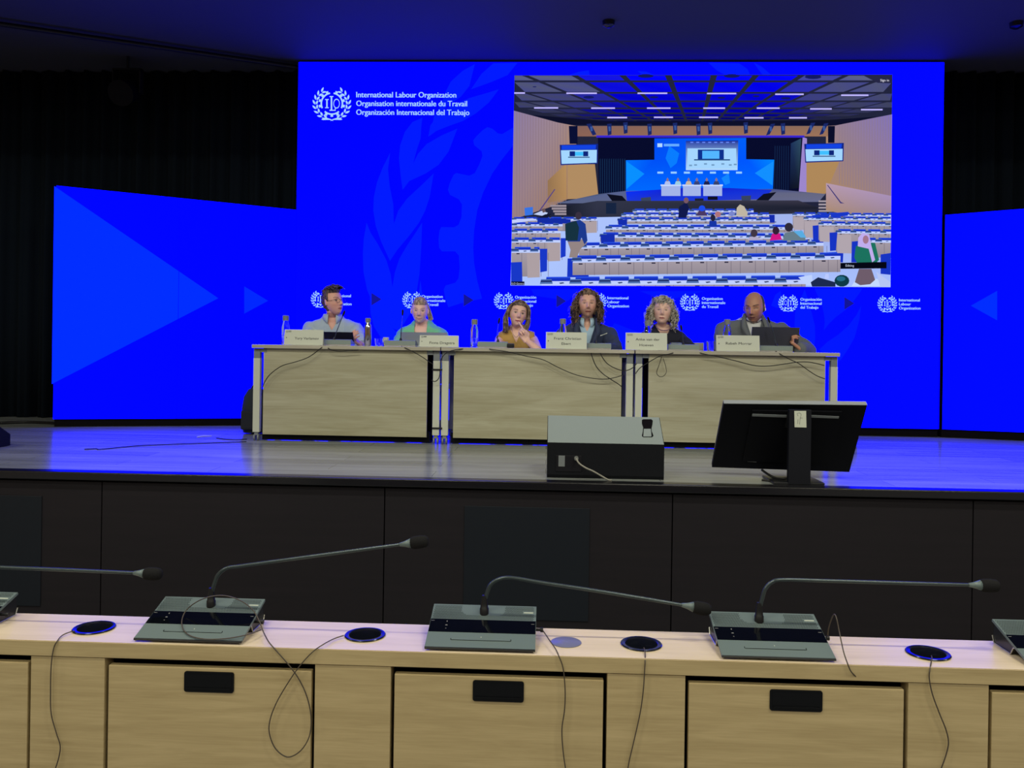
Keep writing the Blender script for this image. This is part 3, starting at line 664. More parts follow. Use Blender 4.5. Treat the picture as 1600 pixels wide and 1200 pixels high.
# ------------------------------------------------------------------ panel tables
tabs = [(393, 688, 411.7, 667.5), (689, 991.5, 709, 971), (993, 1313, 1013, 1289)]
TL = ['pale oak panel table with white legs, leftmost of the three on stage', 'pale oak panel table with white legs, middle of the three on stage', 'pale oak panel table with white legs, rightmost of the three on stage']
TD = 0.62
for (a, b, c, e), lb in zip(tabs, TL):
    x0 = P(a, 545, YT).x; x1 = P(b, 545, YT).x; p0 = P(c, 600, YT+0.04).x; p1 = P(e, 600, YT+0.04).x
    th = thing('panel_table', ((x0+x1)/2, YT+TD/2, ZS), lb, 'table', 'three panel tables in a row')
    MB().box(x0+0.001, x1-0.001, YT, YT+TD, ZT-0.028, ZT, b=0.003).build('table_top', M_ttop, th)
    MB().box(p0, p1, YT+0.035, YT+0.053, ZS+0.05, ZT-0.0275, b=0.0005).build('front_panel', M_table, th)
    MB().box(p0-0.02, p1+0.02, YT+0.085, YT+0.11, ZS+0.005, ZS+0.085).build('cross_rail', M_mon, th)
    for sd in (0, 1):
        if (a < 400 and sd == 0) or (b > 1300 and sd == 1): continue
        xx = p0-.02 if sd == 0 else p1-.025
        MB().box(xx, xx+.045, YT+.2, YT+.26, ZS+.006, ZT-.05).build('gap_strip', M_mon, th)  # black strip added to keep the gap beside the panel dark
    for sx, xx in ((1, x0+0.005), (-1, x1-0.005)):
        for yy in (YT+0.03, YT+TD-0.08):
            w = 0.052*sx
            lo, hi = sorted((xx, xx+w))
            MB().box(lo, hi, yy, yy+0.05, ZS+0.065, ZT-0.105, b=0.004).build('leg', M_leg, th)
            q = MB(); q.box(lo+0.002, hi-0.002, yy+0.003, yy+0.047, ZT-0.105, ZT-0.03)
            g = sorted((xx+w, xx+w+0.05*sx)); q.box(g[0], g[1], yy+0.003, yy+0.047, ZT-0.06, ZT-0.03); q.build('leg_bracket', M_legdark, th)
            k = MB(); k.box(lo+0.012, hi-0.012, yy+0.008, yy+0.042, ZS+0.042, ZS+0.068)
            k.tube([(lo+0.006, yy+0.025, ZS+0.0255), (lo+0.018, yy+0.025, ZS+0.0255)], 0.025, 14); k.tube([(hi-0.018, yy+0.025, ZS+0.0255), (hi-0.006, yy+0.025, ZS+0.0255)], 0.025, 14)
            k.build('caster', M_legdark, th)

# black straps between the left and middle table
for y in (577.5, 669): 
    p = P(676, y, YT+0.025); q = P(690, y+0.3, YT+0.025)
    tag(MB().box(p.x-0.004, q.x+0.004, YT+0.022, YT+0.028, p.z-0.006, p.z+0.006).build('strap', M_cable), 'black strap tying two table legs together, '+('upper one' if y < 600 else 'lower one near the casters'), 'strap')

# ------------------------------------------------------------------ conference units on the panel tables
def stage_unit(px0, px1, stem, label, Y=6.47):
    x0, x1 = P(px0, 540, Y).x, P(px1, 540, Y).x; h = 0.045
    th = thing('conference_unit', ((x0+x1)/2, Y+0.05, ZT), label, 'microphone unit')
    m = MB(); m.prism([(x0, Y, ZT+0.010), (x0, Y, ZT+h), (x0, Y+0.035, ZT+h+0.003), (x0, Y+0.14, ZT+0.018), (x0, Y+0.14, ZT+0.010)], (x1-x0, 0, 0))
    m.build('housing', M_unit2, th)
    MB().box(x0+0.001, x1-0.001, Y+0.002, Y+0.13, ZT+0.0005, ZT+0.0105).build('base_trim', M_silver, th)
    pts = [P(sx, sy, Y+yo) for sx, sy, yo in stem]
    pts[0] = Vector((pts[0].x, Y+0.02, ZT+h-0.002))
    MB().tube(pts, [0.0045]+[0.0032]*(len(pts)-1), 8, smooth=6).build('gooseneck', M_stem, th, smooth=True)
    k = pts[-1]; dv = (pts[-1]-pts[-2]).normalized()
    MB().tube([k-dv*0.012, k, k+dv*0.012, k+dv*0.03, k+dv*0.04], [0.004, 0.008, 0.0095, 0.0085, 0.003], 12).build('foam', M_foam, th, smooth='all')
    MB().lathe([(0.011, 0), (0.011, 0.01), (0.006, 0.025)], (pts[0].x, pts[0].y, ZT+h-0.004), 12).build('socket', M_plastic, th)
    return th
stage_unit(505, 548, [(522, 531, .02), (526, 518, .02), (533, 500, .03), (536.2, 492, .04)], 'grey conference unit in front of the man in the light polo shirt')
stage_unit(600, 649, [(626, 531, .02), (627, 515, .02), (628.5, 500, .02), (629, 491, .02)], 'grey conference unit in front of the woman in green')
stage_unit(746, 793, [(778, 533, .02), (777, 522, .02), (778, 512, .02), (779.3, 504, .02)], 'grey conference unit in front of the woman in mustard')
stage_unit(917, 955, [(931.5, 536, .02), (932, 520, .02), (932, 505, .02), (932, 494.5, .02)], 'grey conference unit in front of the man with long curly hair')
stage_unit(1044, 1093, [(1067.5, 538, .02), (1067, 530, .02), (1066, 521, .02), (1065, 515, .02)], 'grey conference unit in front of the grey haired woman')
stage_unit(1188, 1239, [(1213, 539, .02), (1210, 525, .03), (1205, 510, .04), (1202, 502, .05)], 'grey conference unit in front of the laptop of the man in the grey suit')

# ------------------------------------------------------------------ name plates
def flat_text(body, cx, cz, capz, y, maxw=None, wpx=None):
    vs, fs = text_polys(body); a = min(v.x for v in vs); b = max(v.x for v in vs); s = wpx/(b-a); sz = capz/0.7
    return [((v.x-a)*s-wpx/2, v.y*sz) for v in vs], fs
def nameplate(x0, x1, y0, y1, lines, label, Y=6.40, tiltz=0.0):
    A, B = P(x0, (y0+y1)/2, Y), P(x1, (y0+y1)/2, Y); h = max(0.05, P(0.5*(x0+x1), y0, Y).z-ZT)
    w = B.x-A.x; cx = (A.x+B.x)/2
    th = thing('name_plate', (cx, Y+0.03, ZT), label, 'name plate')
    m = MB()      # folded card tent
    m.prism([(-w/2, 0, 0.001), (-w/2, 0.022, h), (-w/2, 0.044, 0.001), (-w/2, 0.0425, 0.001), (-w/2, 0.022, h-0.004), (-w/2, 0.0015, 0.001)], (w, 0, 0))
    m.v = [(v[0]+cx, v[1]+Y+0.008, v[2]+ZT) for v in m.v]
    m.build('card', M_paper, th)
    t = MB(); sl = 0.022/h
    def put(body, ox, oz, wid, cap):
        v2, fs = flat_text(body, 0, 0, cap, 0, wpx=wid)
        t.add([(cx+ox+x, Y+0.008+sl*(oz+z)-0.0012, ZT+oz+z) for x, z in v2], fs)
    for body, ox, oz, wid, cap in lines: put(body, ox*w, oz*h, wid*w, cap)
    t.add([(cx-w*0.45, Y+0.008+sl*h*0.42-0.001, ZT+h*0.42), (cx-w*0.425, Y+0.008+sl*h*0.47-0.001, ZT+h*0.47), (cx-w*0.45, Y+0.008+sl*h*0.52-0.001, ZT+h*0.52)], [(0, 1, 2)])
    t.build('lettering', M_ink, th)
    e = MB(); eo = []
    class _p:
        pass
    pp = Paint(lambda x, y, k: (cx+x, Y+0.008+sl*(h*0.87-y)-0.0012, ZT+h*0.87-y)); emblem(pp, -w*0.435, 0, 0.009, 'ILO', None); pp.mb.c = [None]*len(pp.mb.f)
    for j in range(3): pp.mb.box(cx-w*0.40, cx-w*0.40+0.022, Y+0.008+sl*h*(0.83+j*0.04)-0.0014, Y+0.008+sl*h*(0.83+j*0.04)-0.001, ZT+h*(0.83+j*0.04), ZT+h*(0.83+j*0.04)+0.0022)
    pp.mb.build('emblem', M_legdark, th)
nameplate(443, 504, 515, 537, [('Yury Varlamov', 0.08, 0.36, 0.62, 0.019)], 'white folded name plate reading Yury Varlamov')
nameplate(655, 716, 524, 544, [('Fiona Dragstra', 0.08, 0.26, 0.64, 0.019)], 'white folded name plate reading Fiona Dragstra')
nameplate(853, 917, 519, 543, [('Franz Christian', 0.03, 0.55, 0.66, 0.019), ('Ebert', 0.0, 0.24, 0.23, 0.019)], 'white folded name plate reading Franz Christian Ebert')
nameplate(978, 1043, 520, 545, [('Anke van der', 0.03, 0.55, 0.58, 0.019), ('Hoeven', 0.0, 0.22, 0.33, 0.019)], 'white folded name plate reading Anke van der Hoeven')
nameplate(1120, 1188, 524, 548, [('Rabeh Morrar', 0.02, 0.42, 0.60, 0.019)], 'white folded name plate reading Rabeh Morrar')

# ------------------------------------------------------------------ glass carafes, tumblers, flask
def bottle(px, top, label, Y=6.62, r=0.031, metal=False):
    c = P(px, 538, Y); h = P(px, top, Y).z-ZT; c = Vector((c.x, Y, ZT+0.0005))
    th = thing('steel_flask' if metal else 'glass_carafe', c, label, 'flask' if metal else 'carafe')
    if metal:
        MB().lathe([(r*.9, 0), (r, .006), (r, h-.075), (r*.9, h-.055), (r*.6, h-.04), (r*.58, h-.034)], c, 28).build('body', M_steel, th, smooth=True)
        MB().lathe([(r*.72, h-.034), (r*.75, h-.004), (r*.6, h)], c, 24).build('cap', M_cap, th, smooth=True)
    else:
        m = MB(); m.lathe([(r*.9, 0), (r, .005), (r, h*.55), (r*.93, h*.66), (r*.62, h*.8), (r*.58, h-.03)], c, 28)
        m.build('body', M_glass, th, smooth=True)
        MB().lathe([(r*.8, h-.042), (r*.82, h-.004), (r*.7, h)], c, 24).build('cap', M_cap, th, smooth=True)
        MB().lathe([(r*.8, .012), (r*.88, .016), (r*.88, h*.33), (r*.8, h*.335)], c, 24).build('water', M_water, th, smooth=True)
M_water = mat('water', (0.97, 0.98, 1, 1), 0.0, trans=1.0, ior=1.33)
bottle(446, 493, 'glass carafe with grey cap behind the name plate reading Yury Varlamov')
bottle(574.5, 497, 'shiny steel flask beside the tablet of the man in polo shirt', metal=True, Y=6.5, r=0.029)
bottle(741, 499, 'glass carafe with grey cap standing alone left of the woman in mustard', Y=6.5, r=0.03)
bottle(879, 498, 'glass carafe with grey cap behind the name plate reading Franz Christian Ebert')
bottle(1011.5, 501, 'glass carafe with grey cap behind the name plate reading Anke van der Hoeven', Y=6.6)
bottle(1136, 499, 'glass carafe with grey cap behind the name plate reading Rabeh Morrar')
def tumbler(px, top, r, label, Y, m=M_glass):
    c = P(px, 540, Y); h = P(px, top, Y).z-ZT; c = Vector((c.x, Y, ZT+0.0005))
    o = MB().lathe([(r*.82, 0), (r, h), (r*.93, h), (r*.76, .006), (.001, .006)], (0, 0, 0), 28).build('tumbler', m, smooth=True); o.location = c
    tag(o, label, 'glass')
tumbler(592, 529, 0.034, 'clear glass tumbler beside the steel flask', 6.52)
tumbler(603, 527, 0.024, 'white paper cup left of the unit of the woman in green', 6.6, M_paper)
tumbler(1112, 533, 0.042, 'wide glass tumbler left of the name plate reading Rabeh Morrar', 6.5)
tumbler(448, 519, 0.03, 'glass tumbler standing left of the name plate reading Yury Varlamov', 6.56)

# ------------------------------------------------------------------ laptops, tablet, small things
def laptop(x0, x1, ytop, m, label, Y, name='laptop', tilt=0.06):
    a, b = P(x0, 530, Y).x, P(x1, 530, Y).x; h = P((x0+x1)/2, ytop, Y).z-ZT
    th = thing(name, ((a+b)/2, Y+0.1, ZT), label, name)
    MB().prism([(a, Y, ZT+.012), (a, Y-tilt, ZT+h), (a, Y-tilt-.007, ZT+h), (a, Y-.007, ZT+.012)], (b-a, 0, 0)).build('lid', m, th)
    if name == 'laptop':
        MB().box(a, b, Y-.005, Y+0.2, ZT+.001, ZT+.014, b=.003).build('keyboard_base', m, th)
    else: MB().prism([(a+.06, Y, ZT+.002), (a+.06, Y+.08, ZT+.002), (a+.06, Y-tilt*.5, ZT+h*.5)], (b-a-.12, 0, 0)).build('stand_flap', m, th)
laptop(1172, 1246, 511.5, mat('dark_laptop_shell', srgb(66, 68, 80), 0.4, metal=0.3), 'open dark grey laptop in front of the man in the grey suit', 6.74)
laptop(627, 700, 519.5, mat('silver_laptop_shell', srgb(176, 186, 196), 0.4, metal=0.3), 'open silver laptop in front of the woman in green', 6.70)
laptop(503, 554, 519, mat('black_tablet_shell', srgb(26, 26, 40), 0.35), 'black tablet held up by the man in the light polo shirt', 6.68, 'tablet')
c = P(798, 541, 6.5)
tag(MB().box(c.x-.028, c.x+.028, 6.46, 6.50, ZT+.001, ZT+.036, b=.008).build('pouch', M_plastic), 'small black pouch right of the unit of the woman in mustard', 'pouch')
c = P(1058, 537, 6.62)
tag(MB().box(c.x-.05, c.x+.05, 6.64, 6.70, ZT+.001, ZT+.062, b=.02).build('glasses_case', M_unit), 'grey glasses case behind the unit of the grey haired woman', 'glasses case')
for x0, x1, lb, y in ((881, 915, 'sheet of paper lying under the name plate reading Franz Christian Ebert', 6.38), (455, 500, 'sheet of paper under the name plate reading Yury Varlamov', 6.38), (1000, 1028, 'sheet of paper under the name plate reading Anke van der Hoeven', 6.38)):
    a, b = P(x0, 540, y).x, P(x1, 540, y).x
    tag(MB().box(a, b, y, y+.2, ZT+.0003, ZT+.002).build('paper', M_paper), lb, 'paper')

# ------------------------------------------------------------------ cables over the table fronts
def cable(pts, r, label, m=None, name='cable', sm=8, n=6):
    o = MB().tube([Vector(p) for p in pts], r, n, smooth=sm).build(name, m or M_cable, smooth='all')
    tag(o, label, 'cable'); return o
def pc(l, Y): return [P(x, y, Y) for x, y in l]
Yc = YT-0.012
def drop(l): # first point on the table top, later ones hang just in front of the panel / top edge
    return [P(l[0][0], l[0][1]-1, YT+0.03)*1]+[P(x, y, Yc) for x, y in l[1:]]
for l, lb in (
 ([(508, 541), (500, 545), (490, 553), (478, 560), (460, 566), (440, 572), (422, 585), (413, 598), (410, 606)], 'black cable curving down across the left end of the leftmost table front'),
 ([(509, 541), (516, 546), (530, 549), (545, 548), (560, 547)], 'short black cable along the front edge of the leftmost table'),
 ([(627, 542), (636, 545), (648, 551), (660, 558), (670, 565), (676, 569)], 'black cable falling to the right end of the leftmost table front'),
 ([(735, 545.5), (716, 546), (700, 550), (690, 560), (688, 575), (686, 590), (680, 596), (674, 594)], 'black cable hanging in the gap between left and middle table'),
 ([(763, 545), (768, 546), (790, 549), (820, 556), (848, 562), (872, 574), (898, 585), (925, 591), (950, 592), (975, 586)], 'long black cable swagging across the middle table front'),
 ([(922, 548), (926, 560), (932, 573), (942, 584), (955, 593), (966, 600), (971, 604)], 'black cable dropping steeply at the right end of the middle table front'),
 ([(936, 548), (941, 558), (950, 569), (965, 577), (978, 579), (988, 575), (995, 568)], 'black cable looping across the gap right of the middle table'),
 ([(1060, 550), (1046, 553), (1030, 557), (1012, 567), (1000, 575), (993, 584)], 'black cable running down left from the grey haired woman\'s unit'),
 ([(1034, 558), (1030, 570), (1026, 582), (1030, 588), (1036, 588), (1041, 582), (1040, 572), (1036, 560)], 'thin black cable loop hanging on the left part of the rightmost table'),
 ([(1085, 550), (1100, 553), (1120, 557), (1150, 564), (1178, 571), (1200, 572), (1225, 569), (1245, 566), (1265, 566), (1288, 571)], 'long black cable swagging across the rightmost table front'),
 ([(1212, 550), (1222, 555), (1235, 562), (1248, 568), (1262, 578), (1276, 587), (1289, 592)], 'black cable slanting to the right end of the rightmost table front')):
    cable(drop(l), 0.0034 if 'thin' not in lb else 0.0022, lb)

# ------------------------------------------------------------------ stage floor things
YW = 4.84
def wedge(xl, xr, label, handle=True):
    x0, x1 = P(xl, 700, YW).x, P(xr, 700, YW).x
    zb_, zr = P(950, 693, YW).z, P(950, 651.5, 5.06).z
    th = thing('stage_monitor_speaker', ((x0+x1)/2, YW+.15, ZS), label, 'speaker')
    prof = [(YW+.01, ZS+.001), (YW, ZS+.02), (YW, zb_), (5.06, zr), (5.10, zr-.02), (5.34, ZS+.08), (5.34, ZS+.001)]
    if handle:
        # body with a hand slot cut in the slanted back
        m = MB(); m.prism([(x0, y, z) for y, z in prof], (x1-x0, 0, 0)); o = m.build('body', M_wedgeside, th)
    top = MB(); top.prism([(x0+.003, YW+.0, zb_+.001), (x0+.003, 5.06, zr+.003), (x0+.003, 5.06, zr+.001), (x0+.003, YW, zb_-.001)], (x1-x0-.006, 0, 0)); top.build('slanted_back', M_wedge, th)
    n = Vector((0, zb_-zr, 5.06-YW)); n.normalize()
    if n.z < 0: n = -n
    def on(px, py, k):
        q = Vector((0, YW, zb_)); return PPL(px, py, q+n*k, n)
    if handle:
        hx = 1011.5
        cut = [(hx-8.5, 656), (hx-6, 655), (hx+6, 655), (hx+8.5, 657), (hx+8, 663), (hx+6.5, 669), (hx+7, 674), (hx+9.5, 681), (hx+7, 683), (hx-6, 683), (hx-8.5, 681), (hx-7, 674), (hx-6.5, 668), (hx-8.5, 662)]
        MB().prism([on(x, y, 0.0035) for x, y in cut], -n*0.001).build('handle_recess', M_gap, th)
        MB().prism([on(x, y, 0.006) for x, y in ((hx-5.5, 670), (hx+5.5, 670), (hx+6.5, 682), (hx-6.5, 682))], -n*0.002).build('handle_flap', M_wedge, th)
        c = P(900.5, 716, YW-.004); cp = MB(); cp.box(P(879, 0, YW).x, P(919, 0, YW).x, YW-.003, YW+.001, P(900, 737, YW).z, P(900, 712, YW).z, b=.001)
        cp.build('connector_plate', M_unitside, th)
        q = MB(); q.tube([c+Vector((0, .004, 0)), c-Vector((0, .03, 0))], [.013, .011], 14); q.build('plug', M_cap, th, smooth=True)
        q = MB(); q.box(P(883, 0, YW).x, P(893, 0, YW).x, YW-.006, YW-.002, P(888, 729, YW).z, P(888, 712, YW).z, b=.001); q.build('socket', M_legdark, th)
    return th
wedge(855, 1038, 'black floor wedge speaker with slanted grey back at the stage edge')
w_ = wedge(-175, 3, 'black floor wedge speaker cut off by the left edge of the photo', handle=False)
zb_, zr = P(950, 693, YW).z, P(950, 651.5, 5.06).z
x0, x1 = P(-260, 700, 5.79).x, P(3, 700, 5.70).x
MB().prism([(x0, y+.45, z) for y, z in [(YW+.01, ZS+.001), (YW, ZS+.02), (YW, zb_-.06), (5.06, zr-.1), (5.34, ZS+.08), (5.34, ZS+.001)]], (x1-x0, 0, 0)).build('body', M_wedgeside, w_)
for ch in list(w_.children):
    if ch.name.startswith('slanted_back'): bpy.data.objects.remove(ch)
cable([P(900.5, 717, YW-.034), P(905, 724, YW-.06), P(915, 731, YW-.075), P(928, 737, YW-.08), (P(950, 741, 4.76).x, 4.76, ZS+.009), (P(956, 743, 4.74).x, 4.765, ZS+.009)], 0.005, 'grey cable plugged into the back of the wedge speaker', M_cablegrey)

M_mon2 = mat('stand_black', srgb(18, 20, 28), .6, spec=.2)
M_lit_edge = mat('lit_edge_grey', srgb(150, 156, 158), .4)  # light grey stands for lamp light on the black housing's top edge
# confidence monitor on its stand, back turned to the hall
mon = thing('display_monitor', (1.6, 4.9, ZS), 'black flat monitor leaning back on a thick stand, back turned to us', 'monitor')
TLc, TRc, BLc, BRc = P(1131, 631, 4.86), P(1355, 633.5, 4.78), P(1112.5, 730, 5.08), P(1327, 737.5, 5.0)
nn = (TRc-TLc).cross(BLc-TLc).normalized()
if nn.y < 0: nn = -nn
bb = [TLc, TRc, BRc, BLc]
MB().prism(bb, nn*0.035).build('rear_housing', M_mon, mon)
up_ = ((TLc-BLc).normalized())*.003
MB().prism([TLc+up_*.2, TRc+up_*.2, TRc+nn*.035+up_*.2, TLc+nn*.035+up_*.2], up_).build('lit_top_strip', M_lit_edge, mon)  # strip paints the lit top face of the housing
MB().prism([p+nn*.0355 for p in bb], nn*0.006).build('screen_frame', M_silver, mon)
def onm(px, py, k=0.0): return PPL(px, py, TLc-nn*k, nn)
MB().prism([onm(x, y) for x, y in ((1175, 640), (1315, 642), (1298, 722), (1160, 719))], -nn*0.012).build('rear_bulge', M_mon, mon)
for q in (((1175.5, 646.5), (1229, 648.5), (1229, 652), (1175, 650)), ((1266, 648.5), (1311, 650.5), (1310, 653.5), (1266, 652))):
    MB().prism([onm(x, y, .0125) for x, y in q], -nn*0.003).build('vent_grille', M_legdark, mon)
MB().prism([onm(x, y, .001) for x, y in ((1169, 715), (1180, 715), (1182, 722), (1168, 721))], -nn*0.003).build('cable_plug', M_cap, mon)
cx = P(1250, 700, 4.80)
x0, x1 = P(1232, 700, 4.77).x, P(1267, 700, 4.77).x
zt_ = P(1250, 640, 4.77).z
MB().box(x0, x1, 4.765, 4.80, ZS+.003, zt_, b=.004).build('stand_column', M_mon2, mon)
MB().box(x0-.08, x1+.08, 4.77, 5.02, ZS+.001, ZS+.014, b=.004).build('stand_base', M_unitside, mon)
MB().box(x0+.01, x1-.01, 4.79, 4.92, zt_-.11, zt_-.02).build('tilt_bracket', M_plastic, mon)
lb_ = [P(1241, 642, 4.762), P(1259.5, 642, 4.762), P(1260, 668, 4.762), P(1241.5, 667.5, 4.762)]
MB().prism(lb_, (0, -.001, 0)).build('paper_label', M_paper, mon)
mk = MB()
for l in ([(1247, 650), (1245.5, 646), (1249, 645), (1252, 647), (1251, 651), (1250, 656), (1249.5, 663)], [(1250, 653), (1254, 653)], [(1247, 655), (1246.5, 662)]):
    mk.tube([P(x, y, 4.7605) for x, y in l], 0.0007, 4)
mk.build('pen_sketch', M_ink, mon)
cable([onm(1190, 734, .0)+Vector((0, -.01, 0)), P(1200, 741, 4.95), P(1212, 747, 4.9), P(1224, 748, 4.86), P(1236, 746, 4.85)], 0.007, 'black cable hanging below the monitor into its stand')
cable([PZ(1190, 750, ZS+.008), PZ(1210, 751, ZS+.008), PZ(1222, 749.5, ZS+.008), PZ(1234, 750, ZS+.012)], 0.006, 'black cable lying on the stage behind the monitor stand')

# things on the stage floor at left
def onf(l, k=0.004): return [PZ(x, y, ZS+k) for x, y in l]
cable(onf([(132, 702), (150, 701), (155, 702), (178, 700), (215, 696.5), (255, 694.5), (300, 693), (340, 691.5), (385, 690)]), 0.0035, 'thin black cable lying across the stage floor left of the tables')
cable(onf([(338, 684), (350, 686), (370, 687), (386, 686)]), 0.0035, 'short black cable end beside the leftmost table leg')
cable(onf([(0, 661), (40, 659.5), (80, 661), (110, 663.5), (140, 661), (165, 656.5), (185, 656), (210, 660), (260, 662), (330, 661.5), (380, 661)], .012), 0.012, 'thick black cable lying along the foot of the left blue wing')
q = [PZ(307, 682, ZS+.002), PZ(318, 680, ZS+.002), PZ(331, 680.5, ZS+.002), PZ(331, 681.5, ZS+.002), PZ(318, 682, ZS+.002), PZ(308, 683.5, ZS+.002)]
tag(MB().prism(q, (0, 0, .001)).build('floor_tape', M_paper), 'small white strip of tape on the stage floor', 'tape')
# backpack behind the left leg
def solid(fn): pass
bk = thing('backpack', P(389, 690, 6.9), 'dark backpack standing behind the left leg of the leftmost table', 'bag')
bk.location.z = ZS
c = P(397, 650, 6.85); zt2 = P(395, 606, 6.85).z
prof = [(.04, 0), (.13, .01), (.15, .1), (.15, .22), (.13, .32), (.08, .385), (.02, .40)]
m = MB(); m.lathe([(r, z*((zt2-ZS)/.4)) for r, z in prof], (0, 0, 0), 28)
m.v = [(v[0]*.72+c.x, v[1]*.7+6.88, v[2]+ZS+.002) for v in m.v]; m.build('body', mat('dark_bag_cloth', srgb(34, 42, 48), 0.9, bump=.5), bk, smooth=True)
m = MB(); m.box(c.x-.08, c.x+.08, 6.75, 6.80, ZS+.04, ZS+.2, b=.02); m.build('front_pocket', mat('bag_pocket_cloth', srgb(30, 34, 40), .9), bk)
MB().tube([(c.x-.03, 6.86, zt2-.01), (c.x, 6.86, zt2+.03), (c.x+.04, 6.86, zt2-.01)], .007, 8, smooth=5).build('handle', M_cable, bk, smooth='all')
c = P(1318, 628, 6.9)
b2 = MB(); b2.lathe([(.05, 0), (.12, .02), (.13, .14), (.09, .22), (.02, .262)], (0, 0, 0), 24); b2.v = [(v[0]*1.0+c.x-.01, v[1]*.6+6.9, v[2]*.99+ZS+.002) for v in b2.v]
tag(b2.build('handbag', mat('dark_handbag', srgb(40, 42, 50), .7), smooth=True), 'dark bag on the stage floor behind the right leg of the rightmost table', 'bag')

# tube drawn for the line between curtain and ceiling; small ceiling fixtures
zb2 = ZC-.05
def atz(x, y): return PZ(x, y, zb2)
bt = MB(); a, b = atz(-120, 20), atz(470, 106)
bt.tube([a, b], .02, 10); bto = bt.build('ceiling_line', M_plastic, smooth=True)
tag(bto, 'thin dark tube drawn for the curtain and ceiling line at top left', 'pipe')
for fx, fy in ((74, 44), (246, 44), (307, 80), (455, 104)): pass
c = PZ(200, 100, zb2-.02)
sp = thing('stage_spotlight', (c.x, c.y, ZC), 'dark stage spotlight hanging from the ceiling at top left', 'spotlight')
MB().tube([(c.x, c.y, ZC), (c.x, c.y, ZC-.12)], .012, 8).build('hook', M_plastic, sp)
m = MB(); m.box(c.x-.13, c.x-.12, c.y-.03, c.y+.03, ZC-.34, ZC-.12); m.box(c.x+.12, c.x+.13, c.y-.03, c.y+.03, ZC-.34, ZC-.12); m.box(c.x-.13, c.x+.13, c.y-.03, c.y+.03, ZC-.13, ZC-.115); m.build('yoke', M_plastic, sp)
m = MB(); m.tube([(c.x, c.y+.12, ZC-.26), (c.x, c.y+.08, ZC-.28), (c.x, c.y-.1, ZC-.36), (c.x, c.y-.13, ZC-.375)], [.06, .1, .11, .115], 20); m.build('lamp_body', M_mon, sp, smooth=True)
for x, y, lb in ((951, 33, 'small dark sensor dome on the stage ceiling above the screen'), (1588, 35, 'small dark sensor dome on the ceiling at the top right corner')):
    c = PZ(x, y, ZC); s_ = MB().lathe([(.02, -.05), (.045, -.035), (.05, 0)], (0, 0, 0), 20).build('ceiling_sensor', M_trimblack, smooth=True); s_.location = c
    tag(s_, lb, 'sensor')
# ------------------------------------------------------------------ front desk
PITCH = (P(1071, 1060, YD+.02).x-P(170, 1030, YD+.02).x)/2
xg = P(613, 1045, YD+.02).x            # left edge of the middle door's reveal
DD = 0.215
X0, X1 = xg-2*PITCH-.004, xg+3*PITCH-.012
TT = 0.041
gx = [P(x, y, 2.29) for x, y in ((147, 982), (571, 993), (1002, 1007), (1450, 1021))]
hole_r = 0.044
# worktop: oak slab with round openings
holes = []
for x, y in ((147, 982), (570.5, 993), (1002, 1007), (1450, 1021.5)): holes.append(PZ(x, y, ZD))
capc = PZ(884.5, 1004, ZD)
sl = bmesh.new(); bmesh.ops.create_cube(sl, size=1)
for v in sl.verts: v.co = ((X0+X1)/2+v.co.x*(X1-X0), YD+DD/2+v.co.y*DD, ZD-TT/2+v.co.z*TT)
bmesh.ops.bevel(sl, geom=sl.edges[:], offset=.0015, segments=2, affect='EDGES')
top = MB().bm(sl).build('worktop', M_desk_lit)
wt = top
cut = MB()
for h in holes: cut.lathe([(.0475, -.1), (.0475, .05)], (h.x, h.y, ZD), 40)
co = cut.build('cutter', M_gap)
bo = top.modifiers.new('b', 'BOOLEAN'); bo.object = co; bo.operation = 'DIFFERENCE'; bo.solver = 'EXACT'
bpy.context.view_layer.update()
me2 = bpy.data.meshes.new_from_object(top.evaluated_get(bpy.context.evaluated_depsgraph_get()))
top.modifiers.clear(); top.data = me2; bpy.data.objects.remove(co)
me2.materials.clear(); me2.materials.append(M_desk_lit); me2.materials.append(M_desk)
for p in me2.polygons: p.material_index = 0 if p.normal.z > 0.5 else 1  # top face takes the brightened oak, edges the plain one
tag(wt, 'long pale oak worktop of the front desk carrying the microphone units', 'worktop')
ZU = ZD-TT
side_r = 'above'
names = ['second', 'x']
dl = ['cut off at the left edge of the photo', 'under the unit with the looped cable', 'below the middle microphone unit', 'below the unit whose stem crosses right', 'cut off at the right edge of the photo']
pil = ['left of the cabinet under the looped cable unit', 'between the looped cable cabinet and the middle cabinet', 'between the middle cabinet and the cabinet right of it', 'rightmost full one, beneath the hole with a wavy cable', 'end pillar out to the right beyond the photo']
dw = 326/453.0*PITCH; gp = 0.0085
